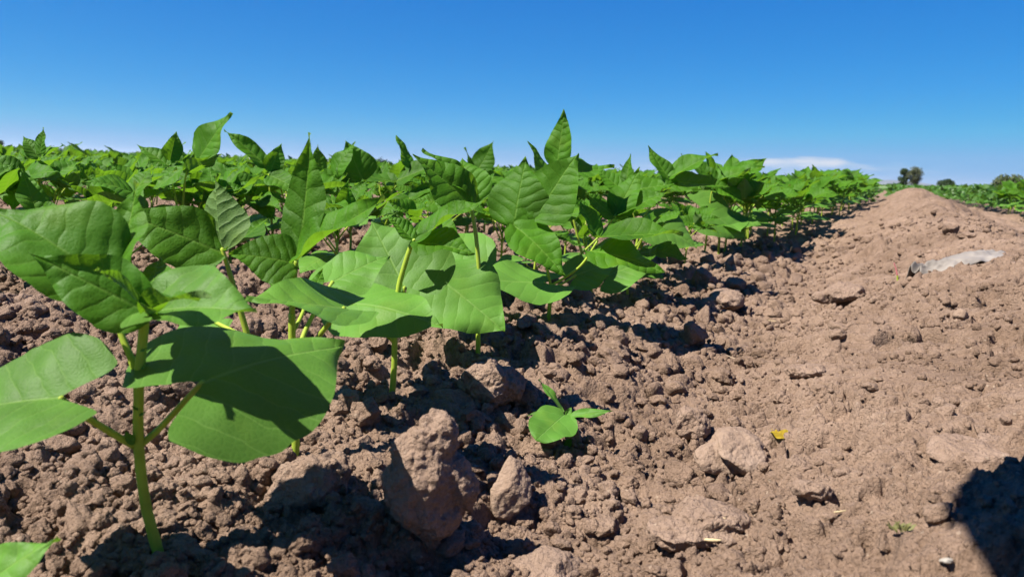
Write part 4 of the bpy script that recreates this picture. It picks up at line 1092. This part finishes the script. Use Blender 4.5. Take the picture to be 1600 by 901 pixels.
RED = plain('tractor_red', (.28, .04, .03), .4, .5); WHT = plain('tractor_white', (.75, .75, .72), .5); BLK = plain('rubber', (.02, .02, .02), .9); GLS = plain('cab_glass', (.02, .03, .035), .08, .6)
boxes('body', [((0, .9, 1.05), (.8, 2.0, .75)), ((0, -.5, 1.0), (1.1, 1.2, .6)), ((.95, -.7, 1.55), (.5, 1.2, .12)), ((-.95, -.7, 1.55), (.5, 1.2, .12))], RED, tr)
cab = boxes('cab', [((sx * .72, sy, 2.0), (.10, .10, 1.25)) for sx in (-1, 1) for sy in (-1.15, .15)], RED, tr)
boxes('roof', [((0, -.5, 2.72), (1.7, 1.6, .20))], WHT, cab); boxes('window', [((0, -.5, 2.0), (1.36, 1.22, 1.15))], GLS, cab)
def wheel(x, y, r, w):
    a = np.linspace(0, 2 * np.pi, 28, endpoint=False); prof = [(.55, -.5), (.92, -.5), (1, -.3), (1, .3), (.92, .5), (.55, .5)]
    V = np.vstack([np.stack([np.full(28, x + w * t), y + r * q * np.cos(a), r + r * q * np.sin(a)], -1) for q, t in prof]); Fq = []
    for k in range(6):
        for j in range(28): Fq.append([k * 28 + j, k * 28 + (j + 1) % 28, ((k + 1) % 6) * 28 + (j + 1) % 28, ((k + 1) % 6) * 28 + j])
    wo_ = mesh_np('wheel', V, np.array(Fq), BLK, tr, False)
    V2 = np.vstack([np.stack([np.full(28, x + w * t), y + r * .56 * np.cos(a), r + r * .56 * np.sin(a)], -1) for t in (-.2, .2)])
    V2 = np.vstack([V2, [[x - w * .3, y, r], [x + w * .3, y, r]]]); F3 = []
    for j in range(28): F3 += [[j, (j + 1) % 28, 56], [28 + (j + 1) % 28, 28 + j, 57]]
    mesh_np('rim', V2, np.array(F3), WHT, wo_, False)
for sx in (-1, 1): wheel(sx * .95, -.75, .80, .45); wheel(sx * .75, 1.55, .50, .30)

def hills():
    n = 160; az = np.linspace(R(-6), R(40), n); dist = 30000.0; V, Q = [], []
    hg = 40 + 190 * np.exp(-((az - R(26.3)) / R(2.6)) ** 2) + 110 * np.exp(-((az - R(21.5)) / R(2.2)) ** 2) + 90 * np.exp(-((az - R(15)) / R(3)) ** 2)
    hg = hg * (1 + .35 * fbm2(az * 60, az * 0, 4, 3)) * sstep(R(-6), R(4), az) * sstep(R(40), R(31), az) - 3
    for k, (dr, q) in enumerate(((0, 0), (900, .55), (2000, .9), (3200, 1), (6000, 0))):
        rr = dist + dr + 200 * fbm2(az * 40, az * 0 + k, 3, 9)
        V.append(np.stack([rr * np.sin(az), rr * np.cos(az), hg * q * (1 + .2 * vnoise2(az * 90, az * 0 + k * 3.3, 5)) - 2], -1))
    for k in range(4):
        i = np.arange(n - 1); Q.append(np.stack([k * n + i, k * n + i + 1, (k + 1) * n + i + 1, (k + 1) * n + i], -1))
    o = mesh_np('hills', np.vstack(V), np.vstack(Q), plain('hill', (.10, .10, .08), .9, .1, .3, .002))
    tag(o, 'faint blue hills low on the far horizon', kind='structure')
hills()

# the air between here and the hills
def haze():
    m, nt_, N_, L_ = mat_new('haze'); pv = N_('ShaderNodeVolumePrincipled')
    pv.inputs['Color'].default_value = (.80, .88, 1.0, 1); pv.inputs['Density'].default_value = 2.2e-5; pv.inputs['Anisotropy'].default_value = .2
    o_ = N_('ShaderNodeOutputMaterial'); L_(pv.outputs[0], o_.inputs['Volume'])
    V, Q = box((0, 4000, 120), (30000, 30000, 280), 0)
    V = np.array([[x, y, z] for z in (-30, 330) for (x, y) in ((-42000, -42000), (42000, -42000), (42000, 42000), (-42000, 42000))], float)
    Q = np.array([[3, 2, 1, 0], [4, 5, 6, 7], [0, 1, 5, 4], [1, 2, 6, 5], [2, 3, 7, 6], [3, 0, 4, 7]])
    o = mesh_np('haze', V, Q, m, None, False); tag(o, 'thin blue air over the field', 'haze', kind='stuff')
HAZE = True
if HAZE: haze()

# ------------------------------------------------------------------ the photographer, whose shadow lies at lower right
_g = ground_at(1850, 818, False)
HEAD = _g + TO_SUN * ((.66 - _g[2]) / TO_SUN[2]); print('head', HEAD)
def person():
    J = {}   # joints: name -> (position, radius)
    def j(n, p, r): J[n] = (np.array(p, float), r)
    h0 = np.array(HEAD)
    j('pelvis', (.20, -.22, .80), .130); j('waist', (.16, -.02, .86), .120); j('chest', (.06, .28, .85), .140); j('neck', (h0[0] + .04, h0[1] - .13, h0[2] + .08), .055)
    j('sh_l', (-.13, .30, .82), .065); j('sh_r', (.21, .30, .78), .065)
    j('el_l', (-.18, .04, .64), .045); j('wr_l', (.0, -.08, .50), .032)
    j('el_r', (.19, .07, .52), .045); j('wr_r', (.075, -.11, .30), .031)
    j('hip_l', (.10, -.24, .78), .095); j('hip_r', (.30, -.22, .78), .095)
    j('kn_l', (.04, -.14, .44), .060); j('kn_r', (.34, -.14, .44), .060)
    j('an_l', (.02, -.30, .08), .042); j('an_r', (.36, -.30, .08), .042)
    j('toe_l', (.0, -.14, .035), .035); j('toe_r', (.38, -.14, .035), .035)
    E = [('pelvis', 'waist'), ('waist', 'chest'), ('chest', 'neck'), ('chest', 'sh_l'), ('chest', 'sh_r'), ('sh_l', 'el_l'), ('el_l', 'wr_l'), ('sh_r', 'el_r'), ('el_r', 'wr_r'),
         ('pelvis', 'hip_l'), ('pelvis', 'hip_r'), ('hip_l', 'kn_l'), ('kn_l', 'an_l'), ('an_l', 'toe_l'), ('hip_r', 'kn_r'), ('kn_r', 'an_r'), ('an_r', 'toe_r')]
    for side, wr, pl in (('r', J['wr_r'][0], np.array([.035, -.035, .225])), ('l', J['wr_l'][0], np.array([.035, -.095, .455]))):
        j('palm_' + side, pl, .024); E.append(('wr_' + side, 'palm_' + side))
        w = pl - J['wr_' + side][0]; w /= np.linalg.norm(w); ac = np.cross(w, [0, 1, .3]); ac /= np.linalg.norm(ac)
        for f, (o, l) in enumerate(((-.024, .060), (-.009, .070), (.007, .066), (.021, .052))):
            a, b, c = f'f{f}a' + side, f'f{f}b' + side, f'f{f}c' + side
            k = pl + ac * o + w * .022; fwd = np.array([0, -.45, 0])
            j(a, k, .0095); j(b, k + (w + fwd * .4) * l * .5, .0085); j(c, k + (w + fwd * .9) * l * .9, .0075)
            E += [('palm_' + side, a), (a, b), (b, c)]
        j('t0' + side, pl + ac * -.030 - w * .008, .011); j('t1' + side, pl + ac * -.046 + w * .018 , .010); j('t2' + side, pl + ac * -.048 + w * .042, .0085)
        E += [('palm_' + side, 't0' + side), ('t0' + side, 't1' + side), ('t1' + side, 't2' + side)]
    for n_ in J:
        if n_ not in ('neck', 'wr_r') and 'f' not in n_ and n_[0] != 't' and not n_.startswith('palm'): J[n_] = (J[n_][0] + [.03, -.16, 0], J[n_][1])
        elif n_.startswith('toe'): J[n_] = (J[n_][0] + [.03, -.16, 0], J[n_][1])
    names_ = list(J); ix = {n: i for i, n in enumerate(names_)}
    base = np.array([.22, -.38, 0.0])
    me = bpy.data.meshes.new('body'); me.from_pydata([tuple(J[n][0] - base) for n in names_], [(ix[a], ix[b]) for a, b in E], [])
    o = bpy.data.objects.new('body', me); COL.objects.link(o)
    md = o.modifiers.new('skin', 'SKIN')
    for i, n in enumerate(names_): me.skin_vertices[0].data[i].radius = (J[n][1],) * 2; me.skin_vertices[0].data[i].use_root = (n == 'pelvis')
    sb = o.modifiers.new('sub', 'SUBSURF'); sb.levels = 2; sb.render_levels = 2
    dg = bpy.context.evaluated_depsgraph_get(); m2 = bpy.data.meshes.new_from_object(o.evaluated_get(dg)); bpy.data.objects.remove(o)
    root = empty('person', base, 'person bending over out of view whose dark shadow falls on the soil at lower right', 'person')
    # the head, joined into the same surface
    V, T = ICO[4]; P_ = V.copy(); x, y, z = P_.T
    fr = np.clip(y, 0, 1)
    P_ = P_ * np.array([.074, .094, .115])
    P_[:, 1] += .022 * np.exp(-((V[:, 0] / .16) ** 2 + ((V[:, 2] + .05) / .20) ** 2)) * (fr > 0)          # nose
    for sx in (-1, 1): P_[:, 1] -= .010 * np.exp(-(((V[:, 0] - sx * .36) / .16) ** 2 + ((V[:, 2] - .08) / .10) ** 2)) * (fr > 0)   # eye hollows
    P_[:, 1] += .006 * np.exp(-((V[:, 0] / .30) ** 2 + ((V[:, 2] + .42) / .07) ** 2)) * (fr > 0)         # lips
    P_[:, 1] += .010 * np.exp(-((V[:, 0] / .35) ** 2 + ((V[:, 2] + .80) / .18) ** 2)) * (fr > 0)         # chin
    for sx in (-1, 1): P_[:, 0] += sx * .016 * np.exp(-((V[:, 1] / .16) ** 2 + ((V[:, 2] + .02) / .22) ** 2)) * (sx * V[:, 0] > .6)  # ears
    rt = rotm(R(-60), 0, R(10)); Hh = P_ @ rt.T + h0 - base
    vb = np.array([v.co[:] for v in m2.vertices]); fb = [list(p.vertices) for p in m2.polygons]
    off = len(vb); allv = np.vstack([vb, Hh]); allf = fb + [[int(a) + off for a in t] for t in T]
    mm = bpy.data.meshes.new('body'); mm.from_pydata([tuple(v) for v in allv], [], allf); bpy.data.meshes.remove(m2)
    for p in mm.polygons: p.use_smooth = True
    ob = bpy.data.objects.new('body', mm); COL.objects.link(ob); ob.parent = root
    rm = ob.modifiers.new('join', 'REMESH'); rm.mode = 'VOXEL'; rm.voxel_size = .006; rm.use_smooth_shade = True
    mm.materials.append(plain('skin', (.38, .22, .15), .55, .3, .08, 30))
    # shirt and trousers: sleeves over the skinned body
    def cloth(name, segs, mat, grow=1.12):
        V_, Q_, T_ = join_arr([tube_arr(bez([J[a][0] - base for a in s], 5 * len(s)), [J[a][1] * grow + .006 for a in s], 16, .05, 3) for s in segs])
        c = mesh_np(name, V_, [Q_, T_], mat, root); r2 = c.modifiers.new('join', 'REMESH'); r2.mode = 'VOXEL'; r2.voxel_size = .008; r2.use_smooth_shade = True
    cloth('shirt', [('pelvis', 'waist', 'chest', 'neck'), ('sh_l', 'chest', 'sh_r'), ('chest', 'sh_l', 'el_l'), ('chest', 'sh_r', 'el_r')], plain('shirt', (.22, .28, .36), .85, .1, .1, 60))
    cloth('trousers', [('waist', 'pelvis'), ('hip_l', 'pelvis', 'hip_r'), ('pelvis', 'hip_l', 'kn_l', 'an_l'), ('pelvis', 'hip_r', 'kn_r', 'an_r')], plain('trousers', (.06, .07, .10), .9, .1, .15, 60))
    for a, t in (('an_l', 'toe_l'), ('an_r', 'toe_r')):
        V_, Q_, T_ = tube_arr(bez([J[a][0] - base + [0, -.03, -.02], J[t][0] - base, J[t][0] - base + [0, .05, 0]], 12), (.048, .050, .034), 14)
        mesh_np('shoe', V_, [Q_, T_], plain('shoe', (.10, .07, .05), .7), root)
    V, T = ICO[4]; k = V[:, 2] - .55 * V[:, 1] > .02; hv = V * np.array([.082, .102, .124]); hv = hv @ rt.T + h0 - base
    keep = [t for t in T if k[t].all()]
    hr = mesh_np('hair', hv, np.array(keep), plain('hair', (.03, .022, .016), .7, .3, .3, 200), root)
    # the phone in the right hand, its lens the camera of this picture
    V, Q = box((0, 0, 0), (.074, .008, .158), .04)
    ph = mesh_np('phone', V, Q, plain('phone', (.03, .03, .035), .3, .5), None, False)
    Mp = Matrix([[RT[0], fw[0], UP[0], 0], [RT[1], fw[1], UP[1], 0], [RT[2], fw[2], UP[2], 0], [0, 0, 0, 1]]); Mp.translation = Vector(C0 - fw * .016 + RT * .045 - UP * .0)
    ph.matrix_world = Mp @ Matrix.Rotation(R(90), 4, 'Y'); tag(ph, 'dark phone held low over the soil by the bending person', 'phone')
    lens = mesh_np('lens', *(lambda a: (np.vstack([np.stack([.008 * np.cos(a), np.full(20, .0041), .008 * np.sin(a)], -1), np.stack([.007 * np.cos(a), np.full(20, .0058), .007 * np.sin(a)], -1)]),
        [np.array([[i, i + 20, (i + 1) % 20 + 20, (i + 1) % 20] for i in range(20)]), np.array([list(range(20, 40))])]))(np.linspace(0, 2 * np.pi, 20, endpoint=False)), GLS, ph, False)
    lens.location = (-.02, 0, .045)
person()

# ------------------------------------------------------------------ camera, light, sky




cam = bpy.data.cameras.new('camera'); co = bpy.data.objects.new('camera', cam); COL.objects.link(co)
cam.sensor_width = 36; cam.lens = 36 * F / 1600; cam.clip_start = .01; cam.clip_end = 60000
Mx = Matrix.Identity(4)
for i in range(3):
    Mx[i][0] = RT[i]; Mx[i][1] = UP[i]; Mx[i][2] = -fw[i]; Mx[i][3] = C0[i]
co.matrix_world = Mx
cam.dof.use_dof = True; cam.dof.focus_distance = .80; cam.dof.aperture_fstop = 14.0
scene.camera = co

sun = bpy.data.lights.new('sun', 'SUN'); so = bpy.data.objects.new('sun', sun); COL.objects.link(so)
sun.energy = 5.0; sun.angle = R(.53); sun.color = (1.0, .955, .88)
so.rotation_euler = Vector(TO_SUN).to_track_quat('Z', 'Y').to_euler()

world = bpy.data.worlds.new('World'); scene.world = world; world.use_nodes = True
nt = world.node_tree; nt.nodes.clear()
N = lambda t, **kw: _node(nt, t, kw); L = nt.links.new
sky = N('ShaderNodeTexSky', sky_type='NISHITA'); sky.sun_disc = False
sky.sun_elevation = SUN_EL; sky.sun_rotation = SUN_AZ
sky.altitude = 300; sky.air_density = .6; sky.dust_density = 0; sky.ozone_density = 6
# the lens's rendering of a clear sky: each primary gets its own response
sc_ = N('ShaderNodeSeparateColor'); L(sky.outputs[0], sc_.inputs[0]); cc_ = N('ShaderNodeCombineColor')
KS = .085; EXPO = 1.25
for i, (g, p) in enumerate(((1.25, 1.9), (.876, .80), (.98, .35))):
    L(M(N, L, 'MULTIPLY', M(N, L, 'MINIMUM', M(N, L, 'MULTIPLY', M(N, L, 'POWER', M(N, L, 'MULTIPLY', sc_.outputs[i], KS), p), g), (.185, .46, .80)[i]), 1 / (.05 * 2 ** EXPO)), cc_.inputs[i])
# a thin streak of cloud far off, low over the horizon
tc = N('ShaderNodeTexCoord'); sp = N('ShaderNodeSeparateXYZ'); L(tc.outputs['Generated'], sp.inputs[0])
az = M(N, L, 'ARCTAN2', sp.outputs[0], sp.outputs[1]); el = sp.outputs[2]
def cloud(a0, e0, aw, eh, amt, seed):
    cm = N('ShaderNodeCombineXYZ'); L(M(N, L, 'MULTIPLY', az, 18.0), cm.inputs[0]); L(M(N, L, 'MULTIPLY', el, 95.0), cm.inputs[1]); cm.inputs[2].default_value = seed
    nz = N('ShaderNodeTexNoise'); nz.inputs['Scale'].default_value = 1.0; nz.inputs['Detail'].default_value = 6; L(cm.outputs[0], nz.inputs['Vector'])
    da = M(N, L, 'DIVIDE', M(N, L, 'SUBTRACT', az, a0), aw); de = M(N, L, 'DIVIDE', M(N, L, 'SUBTRACT', el, e0), eh)
    d2 = M(N, L, 'ADD', M(N, L, 'MULTIPLY', da, da), M(N, L, 'MULTIPLY', de, de))
    body = M(N, L, 'SUBTRACT', 1.0, d2)
    k = M(N, L, 'ADD', M(N, L, 'MULTIPLY', body, .8), M(N, L, 'MULTIPLY', M(N, L, 'SUBTRACT', nz.outputs['Fac'], .5), 3.4))
    return M(N, L, 'MULTIPLY', M(N, L, 'MULTIPLY', k, amt, clamp=True), M(N, L, 'GREATER_THAN', body, -1.2))
def azel(px, py):
    d = ray(px, py); d = d / np.linalg.norm(d); return math.atan2(d[0], d[1]), d[2]
a0, e0 = azel(1268, 256); a1, e1 = azel(1200, 262)
cl = M(N, L, 'ADD', cloud(a0, e0, .075, .0088, .85, 0.0), cloud(a1, e1, .20, .011, .26, 4.0), clamp=True)
skc = mixc(N, L, cl, cc_.outputs[0], (6.1, 6.5, 7.2))
bg = N('ShaderNodeBackground'); bg.inputs['Strength'].default_value = .05
L(skc, bg.inputs['Color'])
wo = N('ShaderNodeOutputWorld'); L(bg.outputs[0], wo.inputs[0])

scene.view_settings.view_transform = 'Standard'; scene.view_settings.look = 'None'
scene.view_settings.exposure = EXPO; scene.view_settings.gamma = 1.0
scene.render.engine = 'CYCLES'
scene.cycles.max_bounces = 6; scene.cycles.diffuse_bounces = 3; scene.cycles.transmission_bounces = 4
scene.cycles.use_denoising = True
scene.cycles.use_adaptive_sampling = True; scene.cycles.adaptive_threshold = .015
